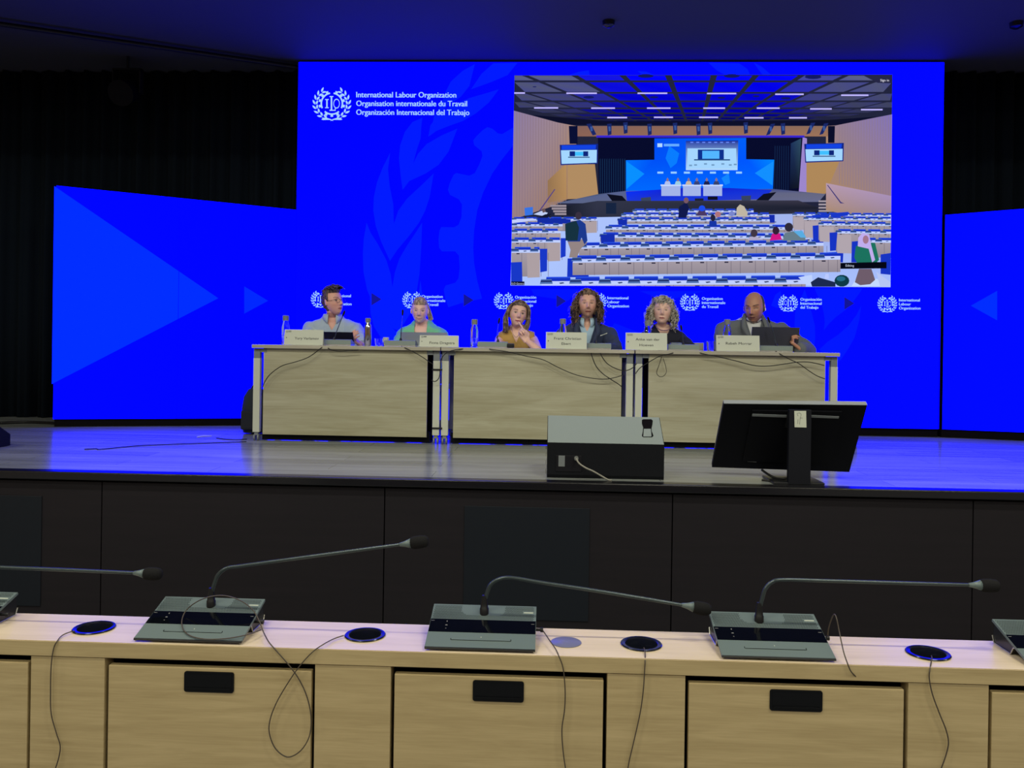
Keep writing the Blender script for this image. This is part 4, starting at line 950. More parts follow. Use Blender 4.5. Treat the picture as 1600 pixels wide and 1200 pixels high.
for i in range(-1, 4):
    xa = xg+(i-1)*PITCH; xb = xa+dw+0.012
    th = thing('desk_cabinet', ((xa+xb)/2, YD+.1, 0), 'oak desk cabinet with a flap door, '+dl[i+1], 'cabinet', 'cabinets of the front desk')
    m = MB(); m.box(xa, xb, YD+.05, YD+DD-.004, .002, ZU-.001); m.build('carcass', M_gap, th)
    hz = ZU-.0205
    d0, d1 = xa+gp, xb-gp
    door = MB(); door.box(d0, d1, YD+.006, YD+.026, .08, hz, b=.0028); do = door.build('door', M_desk, th)
    hc = (d0+d1)/2; hw = .0665; z1 = hz-.009; z0 = z1-.054
    m = MB()
    def rr(w_, y, za, zb_, r_, dy):
        c_ = [(hc+sx*(w_-r_)+r_*math.cos(a), (zb_-r_ if sz > 0 else za+r_)+r_*math.sin(a)) for sx, sz, a0 in ((1, 1, 0), (-1, 1, 90), (-1, -1, 180), (1, -1, 270)) for a in [math.radians(a0+t*22.5) for t in range(5)]]
        m.prism([(x, y, z) for x, z in c_][::-1], (0, dy, 0))
    rr(hw, YD+.0025, z0, z1, .006, .0065)
    m.box(hc-hw+.006, hc+hw-.006, YD+.0018, YD+.0027, z0+.006, z1-.006)
    m.box(hc-hw+.008, hc+hw-.008, YD-.0005, YD+.0025, z0+.008, z0+.013, b=.001)
    m.build('handle', M_pull, do)
    if i < 4:
        pa, pb = xb+.001, xa+PITCH-.001
        m = MB(); m.box(pa, pb, YD+.004, YD+DD-.004, .002, ZU-.0018, b=.0012)
        tag(m.build('desk_pillar', M_desk), 'narrow oak pillar of the front desk, '+(pil[i+1] if i+1 < 4 else ''), 'pillar')

# grommets
gl = ['leftmost cable hole with glossy blue-lit ring, left of the looped cable unit', 'cable hole with glossy ring between looped cable unit and middle unit', 'cable hole with glossy ring right of the flat round cap', 'rightmost cable hole with glossy ring on the worktop']
for h, lb in zip(holes, gl):
    th = thing('cable_grommet', (h.x, h.y, ZD), lb, 'cable grommet')
    m = MB(); n = 40; v = []; f = []
    prof = [(.0465, -.02), (.0465, .001), (.0555, .001), (.056, .0025), (.054, .0045), (.046, .0045), (.0435, .003), (.0425, -.0), (.0425, -.035), (.0455, -.035)]
    for r, z in prof:
        for k in range(n): a = 2*math.pi*k/n; v.append((h.x+r*math.cos(a), h.y+r*math.sin(a), ZD+z))
    L_ = len(prof)
    for i in range(L_):
        for k in range(n): f.append((i*n+k, i*n+(k+1) % n, ((i+1) % L_)*n+(k+1) % n, ((i+1) % L_)*n+k))
    m.add(v, f); m.build('ring', M_ring, th, smooth=True)
    MB().lathe([(.0425, -.038), (.0425, -.034)], (h.x, h.y, ZD), 32).build('well_bottom', M_gap, th)
o = MB().lathe([(.041, .0004), (.0415, .0015), (.040, .0024)], (0, 0, 0), 40).build('hole_cover', mat('grey_violet_plastic', srgb(104, 106, 140), 0.35), smooth=True)
o.location = (capc.x, capc.y, ZD); tag(o, 'flat round violet grey cover on the worktop right of the middle unit', 'cover')

# ------------------------------------------------------------------ desk microphone units
M_grille = mat('speaker_grille', srgb(112, 124, 120), 0.5)
def unit(pxc, stem, label, yaw=0.0, plug=True, W_=0.290):
    Yf, Yb = YD+.012, YD+.197
    c = P(pxc, 1000, YD+.1).x; w = W_/2
    th = thing('microphone_unit', (c, YD+.1, ZD), label, 'microphone unit', 'conference units on the front desk')
    def X(u): return c+u*w
    zf, zb = ZD+.0105, ZD+.066
    def SP(u, t, k=0.0):    # point on the sloping face, t 0 front .. 1 back
        y = Yf+(Yb-Yf)*t; z = zf+(zb-zf)*t
        n = Vector((0, -(zb-zf), Yb-Yf)).normalized()
        return Vector((X(u), y, z))+n*k
    # rear body below the plate
    rb = [(Yb-.002, zb-.010), (Yb+.004, ZD+.018), (Yb-.004, ZD+.001), (Yf+.098, ZD+.001), (Yf+.086, ZD+.022), (Yf+.07, ZD+.0245)]
    MB().prism([(X(-.965), y, z) for y, z in rb], (w*1.93, 0, 0)).build('rear_body', M_unitside, th)
    MB().prism([SP(-1, 0, 0), SP(1, 0, 0), SP(1, 1, 0), SP(-1, 1, 0)], SP(0, 0, -.007)-SP(0, 0, 0)).build('top_plate', M_unit, th)
    # silver edge line below the plate, down the notch and along the foot
    for s in (-1, 1):
        q = MB(); l = [(Yf+.001, zf-.0075), (Yf+.072, ZD+.0245), (Yf+.084, ZD+.022), (Yf+.097, ZD+.002), (Yb-.004, ZD+.002), (Yb+.005, ZD+.02)]
        q.tube([(X(.975*s), y, z) for y, z in l], .0016, 6); q.build('edge_trim', M_silver, th)
    q = MB(); q.tube([SP(-1, 0, -.0035), SP(1, 0, -.0035)], .0037, 8); q.build('front_lip', M_unitside, th, smooth=True)
    # grille fields
    g = MB(); g.mi = 0
    fld = lambda pts, k: g.prism([SP(u, t, k) for u, t in pts], SP(0, 0, -.0006)-SP(0, 0, 0))
    hol = MB()
    nx, ny = 64, 13
    for a in range(nx):
        for b_ in range(ny):
            u = -.96+1.92*(a+.5*(b_ % 2))/nx; t = .655+.33*b_/ny
            if abs(u+.02) < .42 and t > .74 + max(0, (abs(u+.02)-.32))*0.9: continue
            if .74 < u < .95 and .80 < t < .86: continue
            du, dt = .0105, .0105
            hol.add([SP(u-du, t, .0004), SP(u, t-dt, .0004), SP(u+du, t, .0004), SP(u, t+dt, .0004)], [(0, 1, 2, 3)])
    hol.build('grille_holes', M_gap, th)
    MB().prism([SP(-.995, .335, .0005), SP(.995, .335, .0005), SP(.995, .635, .0005), SP(-.995, .635, .0005)], SP(0, 0, -.001)-SP(0, 0, 0)).build('display_strip', M_glassy, th)
    k = MB()
    for u, t, a, b_ in ((-.68, .58, .008, .012), (-.68, .49, .02, .008), (-.68, .415, .01, .005), (-.95, .59, .03, .004), (.94, .56, .03, .004)):
        k.add([SP(u-a, t-b_, .0008), SP(u+a, t-b_, .0008), SP(u+a, t+b_, .0008), SP(u-a, t+b_, .0008)], [(0, 1, 2, 3)])
    k.build('button_icons', M_silver, th)
    k = MB(); k.add([SP(.76, .822, .0007), SP(.94, .822, .0007), SP(.94, .842, .0007), SP(.76, .842, .0007)], [(0, 1, 2, 3)]); k.build('maker_mark', M_paper, th)
    k = MB(); k.tube([SP(-.55, .195, .0002), SP(-.55, .165, .0002), SP(-.54, .16, .0002), SP(.54, .16, .0002), SP(.55, .165, .0002), SP(.55, .2, .0002)], .0009, 5); k.build('talk_button', M_gap, th)
    k = MB(); k.add([SP(-.01, .225, .0006), SP(.01, .225, .0006), SP(0, .25, .0006)], [(0, 1, 2)]); k.build('talk_symbol', M_paper, th)
    # socket, gooseneck, foam
    s0 = SP((stem['u']), .80)
    MB().lathe([(.0125, -.004), (.0125, .014), (.011, .016), (.0095, .03), (.0065, .05)], s0, 18).build('socket', M_plastic, th, smooth=True)
    Ym = s0.y
    pts = [s0+Vector((0, 0, .03))]+[P(x, y, Ym+yo) for x, y, yo in stem['p']]
    MB().tube(pts, [.0056]*3+[.0052]*(len(pts)-4)+[.0044], 10, smooth=7).build('gooseneck', M_stem, th, smooth='all')
    e_ = pts[-1]; dv = (pts[-1]-pts[-2]).normalized()
    MB().tube([e_-dv*.028, e_-dv*.012, e_+dv*.004], [.0052, .0085, .014], 14).build('capsule_cone', M_unit, th, smooth='all')
    MB().tube([e_+dv*.002, e_+dv*.005, e_+dv*.014, e_+dv*.032, e_+dv*.046, e_+dv*.052, e_+dv*.054], [.012, .0155, .0178, .0182, .016, .011, .003], 18).build('foam', M_foam, th, smooth='all')
    if plug:
        p = Vector((X(1), Yf+.115, ZD+.024))
        q = MB(); q.tube([p-Vector((.006, 0, 0)), p+Vector((.012, 0, 0)), p+Vector((.0125, 0, 0)), p+Vector((.02, 0, 0))], [.004, .004, .0065, .0065], 10); q.build('plug', M_plastic, th, smooth=True)
    return th
unit(-96+10, {'u': -.02, 'p': [(-62, 880, 0), (-40, 884, .0), (0, 886.5, 0), (100, 890.5, 0), (224, 896, 0)]}, 'grey conference unit cut off at the left edge, foam tip over the dark hatch')
unit(314, {'u': .02, 'p': [(335, 912, 0), (341, 898, 0), (354, 888, 0), (376, 884.5, 0), (450, 874.5, 0), (550, 861, 0), (640, 849, 0)]}, 'grey conference unit with a looped cable lying over its face')
unit(753.5, {'u': .0, 'p': [(761, 926, 0), (767, 913, 0), (780, 905, 0), (800, 903, 0), (850, 911, 0), (930, 923, 0), (1010, 936, 0), (1081, 948, 0)]}, 'middle grey conference unit with microphone stem sloping down to the right')
unit(1203, {'u': -.1, 'p': [(1191, 935, 0), (1196, 920, 0), (1206, 910, 0), (1224, 906, 0), (1300, 908, 0), (1420, 911.5, 0), (1530, 914.5, 0)]}, 'grey conference unit with a long level microphone stem, right of centre')
unit(1668, {'u': .0, 'p': [(1682, 950, 0), (1690, 935, 0), (1710, 925, 0), (1800, 930, 0), (1900, 930, 0)]}, 'grey conference unit cut off at the right edge of the photo', plug=False)

# ------------------------------------------------------------------ thin cables of the desk
rc = .0016
def dz(l): return [PZ(x, y, ZD+k) for x, y, k in l]
def fr(l, Y=YD-.006): return [P(x, y, Y) for x, y in l]
cable(dz([(117, 986, .006), (108, 988, .006), (97, 993, .004)])+[P(90, 1001, YD-.001), P(84, 1013, YD-.004)]+fr([(80, 1040), (79, 1080), (80, 1115), (88, 1145), (94, 1165), (92, 1183), (86, 1203), (80, 1225)]), rc, 'thin cable from the leftmost cable hole down the desk front', M_cablebrown, n=6)
Yl = 2.27
npl = Vector((0, -.0555, .185)).normalized()
def onu(x, y, k): return tuple((x, y, PPL(x, y, Vector((0, YD+.012, ZD+.0105))+npl*k, npl).y))
lp = [(408, 984, 2.275), onu(385, 992, .006), onu(350, 998, .004), onu(315, 998, .004), onu(292, 990, .004), onu(284, 974, .006), onu(290, 955, .012), (308, 940, 2.30), (330, 932, 2.30), (352, 931, 2.31), (375, 938, 2.31), (394, 952, 2.30), (405, 970, 2.28), (411, 986, 2.26), (420, 1003, 2.20), (432, 1017, 2.183)]
cable([P(x, y, Y) for x, y, Y in lp]+fr([(452, 1040), (468, 1063), (480, 1090), (486, 1120), (484, 1148), (474, 1168), (460, 1180), (446, 1182), (430, 1169), (421, 1146), (422, 1125), (432, 1098), (450, 1067), (468, 1041), (488, 1019)])+[P(505, 1007, 2.20)]+dz([(522, 998, .006), (537, 993, .007)]), rc, 'thin cable looping over the unit and down the desk front', M_cablebrown)
X2 = P(850, 985, 2.30)
cable([P(848, 985, 2.315), P(853, 992, 2.29), P(859, 1001, 2.25), P(868, 1014, 2.2), P(873, 1025, 2.184)]+fr([(880, 1045), (883, 1080), (882, 1110), (878, 1140), (880, 1175), (885, 1210)]), rc, 'thin cable from the middle unit down the desk front', M_cablebrown)
cable(dz([(1006, 1012, -.02), (1007, 1015, .006), (1008, 1022, .004)])+[P(1008, 1034, YD-.003)]+fr([(1007, 1050), (1005, 1080), (1000, 1115), (990, 1160), (983, 1190), (979, 1215)]), rc, 'thin cable from the cable hole right of the round cover', M_cablebrown)
cable([P(1293, 998, 2.32), P(1294, 985, 2.31), P(1298, 970, 2.30), P(1303, 960, 2.285), P(1307, 966, 2.27), P(1312, 990, 2.25), P(1318, 1018, 2.2), P(1324, 1036, 2.183), P(1329, 1048, 2.184), P(1336, 1056, 2.19), P(1342, 1062, 2.198)], rc, 'thin cable arching up beside the right unit and over the desk edge', M_cablebrown)
cable(dz([(1455, 1024, -.02), (1456, 1028, .006), (1455, 1035, .004)])+[P(1453, 1046, YD-.003)]+fr([(1452, 1060), (1457, 1085), (1468, 1115), (1478, 1140), (1482, 1160), (1478, 1180), (1471, 1200), (1465, 1220)]), rc, 'wavy thin cable from the rightmost cable hole', M_cablebrown)
# ------------------------------------------------------------------ people
M_skin = attr_mat('skin', emit=False, rough=0.5)
M_hair = attr_mat('hair_colour', emit=False, rough=0.6)
def clampf(x, a=0.0, b=1.0): return max(a, min(b, x))
def gs(a, s): return math.exp(-(a/s)**2)
def interp(x, pts):
    if x <= pts[0][0]: return pts[0][1]
    for (a, b), (c, d) in zip(pts[:-1], pts[1:]):
        if x <= c: t = (x-a)/(c-a); t = t*t*(3-2*t); return b*(1-t)+d*t
    return pts[-1][1]
def head_point(n, k=1.0, male=True, jaw=1.0):
    nx, ny, nz = n
    rx, ry, rz = 0.0735, 0.094, 0.118
    if nz < 0:
        t = -nz; rx *= 1-0.24*t**1.6*(1/jaw); 
        if ny > 0: ry *= 1-0.42*t
    if nz > 0: rx *= 1+.13*nz*nz; ry *= 1+.07*nz*nz
    x, y, z = nx*rx, ny*ry, nz*rz*(.97 if nz > 0 else 1)
    if nz < 0: y -= 0.030*(-nz)**1.6
    else: y += 0.010*nz
    if ny < 0:
        y *= 0.95
        fr = clampf(-ny*1.6)
        ax = abs(x)
        nose = interp(z, [(-.050, 0), (-.040, .010), (-.033, .025), (-.026, .024), (0, .012), (.014, .004), (.03, 0)])*gs(x, interp(z, [(-.04, .0155), (-.02, .012), (.01, .0075)]))
        d = nose
        d -= .011*gs(ax-.031, .015)*gs(z-.004, .012)
        d += .005*gs(ax-.028, .022)*gs(z-.025, .008)
        d += .004*gs(ax-.043, .016)*gs(z+.030, .018)
        d += .006*gs(x, .021)*(gs(z+.0615, .0045)+gs(z+.0735, .0055)) - .003*gs(x, .022)*gs(z+.0675, .0022)
        d += .007*gs(x, .02)*gs(z+.100, .012)
        d += .0035*gs(ax-.031, .010)*gs(z-.001, .006)
        y -= d*fr
    return Vector((x, y, z))*k
def head_mesh(mb, M, male=True, jaw=1.0, nu=110, nv=80):
    v = []; f = []
    for j in range(nv+1):
        th = math.pi*j/nv
        for i in range(nu):
            a = 2*math.pi*i/nu
            v.append(M @ head_point((math.sin(th)*math.sin(a), -math.sin(th)*math.cos(a), math.cos(th)), 1, male, jaw))
    for j in range(nv):
        for i in range(nu):
            a = j*nu+i; b = j*nu+(i+1) % nu; f.append((a, a+nu, b+nu, b))
    mb.add(v, f)
    for s in (-1, 1):
        R = Matrix.Rotation(s*0.35, 3, 'Z') @ Matrix.Rotation(-0.15, 3, 'X')
        e = MB(); e.ell((s*.076, .008, -.006), .008, .018, .031, R, 14, 10); e.ell((s*.073, .006, -.02), .009, .012, .016, None, 12, 8)
        mb.add([M @ Vector(p) for p in e.v], e.f)
def cap_tube(mb, pts, rs, n=14):
    for (a, ra), (b, rb) in zip(list(zip(pts, rs))[:-1], list(zip(pts, rs))[1:]):
        mb.tube([a, b], [ra, rb], n)
    for p, r in zip(pts, rs): mb.ell(p, r, r, r, None, n, 8)
def hand(mb, Wp, dirv, palm, curls, side=1, k=1.0, spread=1.0):
    """Wp wrist, dirv wrist->knuckles, palm = palm normal, curls per finger (index..little) list of 3 bends"""
    D = dirv.normalized(); N = (palm-D*palm.dot(D)).normalized(); Sd = D.cross(N)*side   # Sd points to the thumb side
    L = .085*k
    K = Wp+D*L
    for t, w in ((.1, .022), (.4, .030), (.75, .036), (1.0, .038)):
        c = Wp+D*L*t
        for q in (-.6, -.2, .2, .6): mb.ell(c+Sd*w*k*q*1.0, .013*k, .013*k, .013*k, None, 10, 6)
    for q in (-.6, -.2, .2, .6): mb.tube([Wp+Sd*q*.03*k, K+Sd*q*.043*k], [.014*k, .0125*k], 10)
    lens = [(.042, .026, .021), (.046, .029, .022), (.043, .027, .022), (.034, .020, .019)]
    offs = [.62, .21, -.21, -.6]
    for i in range(4):
        p = K+Sd*offs[i]*.040*k; d = (D+Sd*(offs[i]*.12*spread)).normalized(); ax = d.cross(N).normalized()
        pts = [p-D*.01*k]; 
        for ln, cu in zip(lens[i], curls[i]):
            d = (Matrix.Rotation(-cu, 3, ax) @ d).normalized()
            if i >= 0: pass
            p = p+d*ln*k; pts.append(p)
        cap_tube(mb, pts, [.0095*k, .0088*k, .0078*k, .0066*k], 10)
    # thumb leaves the side of the palm near the base
    p0 = Wp+D*.022*k+Sd*.018*k; th = curls[4]
    d1 = (D*.62+Sd*.72+N*.25).normalized(); p1 = p0+d1*.038*k
    d2 = (D*(.86)+Sd*(.32-th)+N*(.2+th)).normalized(); p2 = p1+d2*.032*k; p3 = p2+(D*.9+Sd*(.0-th)+N*.3).normalized()*.026*k
    cap_tube(mb, [p0, p1, p2, p3], [.0145*k, .012*k, .0098*k, .0075*k], 10)
def loft(mb, secs, n=40):
    # secs: (centre, half width, half depth, power, axis rotation)
    v = []; f = []
    for c, w, d, pw, rz in secs:
        for k in range(n):
            a = 2*math.pi*k/n; ca, sa = math.cos(a), math.sin(a)
            x = w*math.copysign(abs(ca)**(2/pw), ca); y = d*math.copysign(abs(sa)**(2/pw), sa)
            q = Matrix.Rotation(rz, 3, 'Z') @ Vector((x, y, 0)); v.append(Vector(c)+q)
    m = len(secs)
    for i in range(m-1):
        for k in range(n):
            a = i*n+k; b = i*n+(k+1) % n; f.append((a, b, b+n, a+n))
    f += [list(range(n))[::-1], list(range((m-1)*n, m*n))]
    mb.add(v, f)
def remesh(mb, vox, smooth=3, fac=.5):
    me = bpy.data.meshes.new('r'); me.from_pydata([tuple(v) for v in mb.v], [], mb.f)
    o = bpy.data.objects.new('r', me); COL.objects.link(o)
    r = o.modifiers.new('r', 'REMESH'); r.mode = 'VOXEL'; r.voxel_size = vox; r.adaptivity = 0
    if smooth:
        s = o.modifiers.new('s', 'SMOOTH'); s.iterations = smooth; s.factor = fac
    bpy.context.view_layer.update()
    m2 = bpy.data.meshes.new_from_object(o.evaluated_get(bpy.context.evaluated_depsgraph_get()))
    bpy.data.objects.remove(o); bpy.data.meshes.remove(me)
    return m2
def put(me, name, m, parent, colfn=None, keep=None):
    if keep is not None:
        bm = bmesh.new(); bm.from_mesh(me)
        dl = [f for f in bm.faces if not keep(f.calc_center_median())]
        bmesh.ops.delete(bm, geom=dl, context='FACES')
        loose = [v for v in bm.verts if not v.link_faces]; bmesh.ops.delete(bm, geom=loose, context='VERTS')
        for _ in range(10):
            nw = []
            for v in bm.verts:
                be = [e.other_vert(v).co for e in v.link_edges if e.is_boundary]
                if len(be) == 2: nw.append((v, v.co*.4+(be[0]+be[1])*.3))
            for v, c in nw: v.co = c
        bm.to_mesh(me); bm.free()
    if colfn:
        at = me.color_attributes.new('Col', 'FLOAT_COLOR', 'POINT')
        for i, v in enumerate(me.vertices): at.data[i].color = colfn(v.co)
    me.materials.clear(); me.materials.append(m)
    for p in me.polygons: p.use_smooth = True
    me.transform(Matrix.Translation(-wloc(parent)))
    o = bpy.data.objects.new(name, me); COL.objects.link(o); o.parent = parent; return o
def T4(c, yaw, pitch, roll, s):
    return Matrix.Translation(c) @ Matrix.Rotation(yaw, 4, 'Z') @ Matrix.Rotation(pitch, 4, 'X') @ Matrix.Rotation(roll, 4, 'Y') @ Matrix.Diagonal((s, s, s, 1))
def face_col(p, sk, o):
    """colour on the head in its own coordinates"""
    x, y, z = p; ax = abs(x); c = sk
    if y < -.02:
        c = mixc(c, o['blush'], .35*gs(ax-.04, .018)*gs(z+.03, .018)+.25*gs(x, .012)*gs(z+.034, .012))
        if o.get('beard'):
            bz = clampf((-.040-z)/.02); bz = max(bz*clampf((ax-.0)/.01+.4), .0); c = mixc(c, o['beardc'], o['beard']*bz)
            c = mixc(c, o['beardc'], o['beard']*gs(z+.052, .007)*clampf((.032-ax)/.008))
        # brows
        bz0 = .0245+.0035*gs(ax-.038, .014)-.10*max(0, ax-.046)
        c = mixc(c, o['brow'], o.get('browk', .85)*clampf((.0042-abs(z-bz0))/.002)*clampf((.020-abs(ax-.033))/.004))
        # eyes
        op = o.get('eye', .0058)
        ez = .002; ex = ax-.0315; lid = op*(1-(ex/.0165)**2) if abs(ex) < .0165 else -1
        if lid > 0:
            if abs(z-ez) < lid: c = mixc(srgb(200, 190, 182), (0.01, 0.008, 0.008, 1), clampf((.0072-math.hypot(ex, z-ez))/.0015))
            if lid-.003 < z-ez < lid+.0012: c = mixc(c, o['brow'], .8)
        if 0 < ax < .052: c = mixc(c, mixc(sk, o['brow'], .45), .8*gs(ex, .016)*gs(z-ez-op-.002, .003)+.45*gs(ex, .014)*gs(z-ez+op+.0035, .0025))
        # lips
        sm = o.get('smile', .0); lz = -.0675+sm*x*x*9
        lw = .024+sm*.004
        if ax < lw:
            hh = .0088*math.sqrt(max(0, 1-(ax/lw)**2))
            c = mixc(c, o['lip'], clampf((hh-abs(z-lz))/.002)*.9)
            if o.get('teeth') and ax < lw-.006 and abs(z-lz) < .0026: c = srgb(196, 186, 176)
            elif abs(z-lz) < .0018+o.get('open', 0): c = mixc(c, (0.03, 0.01, 0.01, 1), .75)
        # nostrils
        c = mixc(c, (0.05, 0.02, 0.015, 1), .8*gs(ax-.0085, .0035)*gs(z+.0415, .0028))
    return c
def person(lbl, eye, Y, s, yaw, pitch, roll, sk, fo, shw, sh_dy, lean, arms, male=True, hands=(), neckr=.052, jaw=1.0, torso=1.0, headoff=0.0):
    """eye: pixel of the point between the eyes"""
    E = P(eye[0], eye[1], Y)
    R = Matrix.Rotation(yaw, 3, 'Z') @ Matrix.Rotation(pitch, 3, 'X') @ Matrix.Rotation(roll, 3, 'Y')
    C = E-R @ Vector((0, -.085*s, .004*s))
    M = T4(C, yaw, pitch, roll, s)
    zsh = P(eye[0], sh_dy, Y).z                     # shoulder top height
    nx = C.x+lean[0]; ny = C.y+.035+lean[1]
    N = Vector((nx, ny, zsh+.035))
    pel = Vector((nx-lean[0]*.3, max(ny+.08, 7.12), ZS+.47))
    root = thing('person', (pel.x, pel.y, ZS), lbl, 'person')
    b = MB()
    head_mesh(b, M, male, jaw)
    base = M @ Vector((0, .022, -.075))
    b.tube([N+Vector((0, .01, -.05)), N+Vector((0, .005, 0)), (N+base)/2+Vector((0, .004, 0)), base, M @ Vector((0, .02, -.03))], [neckr*1.25, neckr*1.02, neckr*.95, neckr*.97, neckr*.9], 24)
    hw = shw/2
    rz = lean[2]
    def secs(g=0.0):
        pe = pel
        q = lambda t: pe.lerp(Vector((N.x, N.y+.015, zsh)), t)
        L = []
        for t, w, d, pw in ((0, .155, .115, 2.6), (.12, .165, .12, 2.6), (.35, .145*torso, .105, 2.5), (.6, .158*torso, .112, 2.6), (.8, hw*.84, .112, 2.8), (.89, hw*.88, .10, 2.8), (.945, hw*.80, .088, 2.6), (.98, hw*.64, .074, 2.4), (1.01, hw*.44, .062, 2.2), (1.035, .080, .062, 2.0), (1.06, .055, .052, 2.0)):
            c = q(t); 
            if t > 1: c = Vector((N.x, N.y+.015, zsh+(t-1)*.9))
            L.append((c, w+g*(1 if t <= 1 else .4), d*torso**.5+g*(1 if t <= 1 else .4), pw, rz*t))
        return L
    loft(b, secs(-.004))
    Rz = Matrix.Rotation(rz, 3, 'Z')
    AR = []
    for sd, (el, wr) in zip((-1, 1), arms):
        Sh = Vector((N.x, N.y+.015, zsh-.086))+Rz @ Vector((sd*(hw-.045), 0, 0))
        El = P(el[0], el[1], el[2]); Wr = P(wr[0], wr[1], wr[2])
        AR.append((Sh, El, Wr))
        k = .9 if not male else 1.0
        cap_tube(b, [Sh, Sh.lerp(El, .5), El, El.lerp(Wr, .35), Wr], [.050*k, .044*k, .036*k, .036*k, .0235*k], 14)
    for h in hands:
        Wr = AR[h['arm']][2]
        hand(b, Wr, Vector(h['dir']), Vector(h['palm']), h['curls'], h['side'], h.get('k', 1.0), h.get('spread', 1))
    done = [h['arm'] for h in hands]
    for i in (0, 1):
        if i not in done:
            Wr = AR[i][2]; hand(b, Wr, Vector((0, -1, -.12)), Vector((0, 0, -1)), [(.2, .3, .2)]*4+[.1], 1 if i == 0 else -1, .95)
    # legs
    for sd in (-1, 1):
        hp = pel+Vector((sd*.085, 0, -.01)); kn = Vector((pel.x+sd*.12, pel.y-.40, ZS+.475)); an = Vector((pel.x+sd*.11, pel.y-.36, ZS+.085))
        cap_tube(b, [hp, kn, an], [.072, .052, .035], 12)
        b.ell(an+Vector((0, -.05, -.045)), .036, .10, .03)
    me = remesh(b, .0034, 3)
    Mi = M.inverted()
    def cf(co):
        p = Mi @ co
        if abs(p.x) < .1 and abs(p.y) < .14 and -.125 < p.z < .13: return face_col(p, sk, fo)
        return sk
    body = put(me, 'body', M_skin, root, cf)
    # trousers and shoes
    t = MB()
    for sd in (-1, 1):
        hp = pel+Vector((sd*.085, 0, -.005)); kn = Vector((pel.x+sd*.12, pel.y-.40, ZS+.478)); an = Vector((pel.x+sd*.11, pel.y-.36, ZS+.10))
        cap_tube(t, [hp, kn, an], [.088, .066, .05], 12)
    loft(t, [(pel+Vector((0, 0, -.06)), .17, .12, 2.6, 0), (pel+Vector((0, 0, .07)), .168, .128, 2.6, 0)])
    put(remesh(t, .012, 2), 'trousers', fo['trouser'], root)
    for sd in (-1, 1):
        an = Vector((pel.x+sd*.11, pel.y-.36, ZS+.085)); sh = MB(); sh.ell(an+Vector((0, -.05, -.04)), .045, .135, .043); 
        sh.v = [(v[0], v[1], max(v[2], ZS+.002)) for v in sh.v]; sh.build('shoe', M_plastic, root, smooth='all')
    # chair
    return dict(root=root, M=M, Mi=Mi, N=N, pel=pel, zsh=zsh, secs=secs, AR=AR, hw=hw, R=R, C=C, s=s, Rz=Rz, male=male)
def garment(d, name, m, g, cut, sleeves=1.0, vox=.006, sleeve_r=1.0, fold=.0065, seed=0, keepx=None):
    b = MB(); loft(b, d['secs'](g)[0:11])
    for Sh, El, Wr in d['AR']:
        k = (.9 if not d['male'] else 1.0)*sleeve_r
        if sleeves >= 2: cap_tube(b, [Sh, Sh.lerp(El, .5), El, El.lerp(Wr, .4), El.lerp(Wr, .93)], [(.052+g)*k, (.050+g)*k, (.044+g)*k, (.042+g)*k, (.031+g)*k], 14)
        elif sleeves > 0: b.tube([Sh, Sh.lerp(El, .5*sleeves), Sh.lerp(El, .95*sleeves)], [(.054+g)*k, (.052+g)*k, (.050+g)*k], 16); b.ell(Sh, (.054+g)*k, (.054+g)*k, (.054+g)*k)
    me = remesh(b, vox, 3)
    nrm = [v.normal.copy() for v in me.vertices]
    for v, vn in zip(me.vertices, nrm):
        n_ = noise.noise(Vector((v.co.x*9+seed, v.co.y*9, v.co.z*6)))*fold*1.4+noise.noise(Vector((v.co.x*24+seed, v.co.y*20, v.co.z*13)))*fold
        v.co += vn*n_
    N = d['N']
    def keep(c):
        q = c-N; q.x, q.y = (d['Rz'].inverted() @ q).x, (d['Rz'].inverted() @ q).y
        return not cut(q)
    return put(me, name, m, d['root'], None, keep)
def strip(mb, pts, th=.002):
    pts = [(Vector(a), Vector(b)) for a, b in pts]; n = len(pts); v = []
    for a, b in pts: v += [a, (a+b)/2+Vector((0, -.003, .003)), b]
    f = []
    for i in range(n-1):
        for k in (0, 1): q = i*3+k; f.append((q, q+1, q+4, q+3))
    mb.add(v, f); mb.solid = th
def thick(o, t=.003):
    s = o.modifiers.new('s', 'SOLIDIFY'); s.thickness = t; s.offset = 0; return o
def collar(d, m, r=.068, hgt=.016, drop=.05, open_=.6, fy=-.012, dz=-.02, name='collar'):
    mb = MB(); N = d['N']; n = 22; pts = []
    for i in range(n+1):
        a = -math.pi/2+open_+(2*math.pi-2*open_)*i/n
        f = max(0, -math.sin(a)); x, y = math.cos(a)*r, math.sin(a)*r*.95+fy
        zt_ = hgt*(1-.5*f)+.010; lo = -drop*.8*f**2
        t = d['Rz'] @ Vector((x, y, 0)); o = d['Rz'] @ Vector((x*1.16, y*1.16-f*.012, 0))
        pts.append((N+t+Vector((0, 0, zt_+dz)), N+o+Vector((0, 0, zt_-.03+lo+dz))))
    strip(mb, pts); return thick(mb.build(name, m, d['root'], smooth='all'))
def lapels(d, m, wv, zv, top=.03, wid=.035, yo=-.125):
    mb = MB(); N = d['N']
    for s in (-1, 1):
        A = [Vector((s*.052, -.055, .028)), Vector((s*.066, -.098, -.035)), Vector((s*(wv*.62+.012), yo-.004, -.085)), Vector((s*.014, yo-.010, zv))]
        B = [Vector((s*.080, -.045, .022)), Vector((s*(.072+wid), -.108, -.045)), Vector((s*(wv*.62+.016+wid), yo-.002, -.100)), Vector((s*.020, yo-.010, zv-.012))]
        strip(mb, [(N+d['Rz'] @ a, N+d['Rz'] @ b) for a, b in zip(A, B)])
    return thick(mb.build('lapels', m, d['root'], smooth='all'))
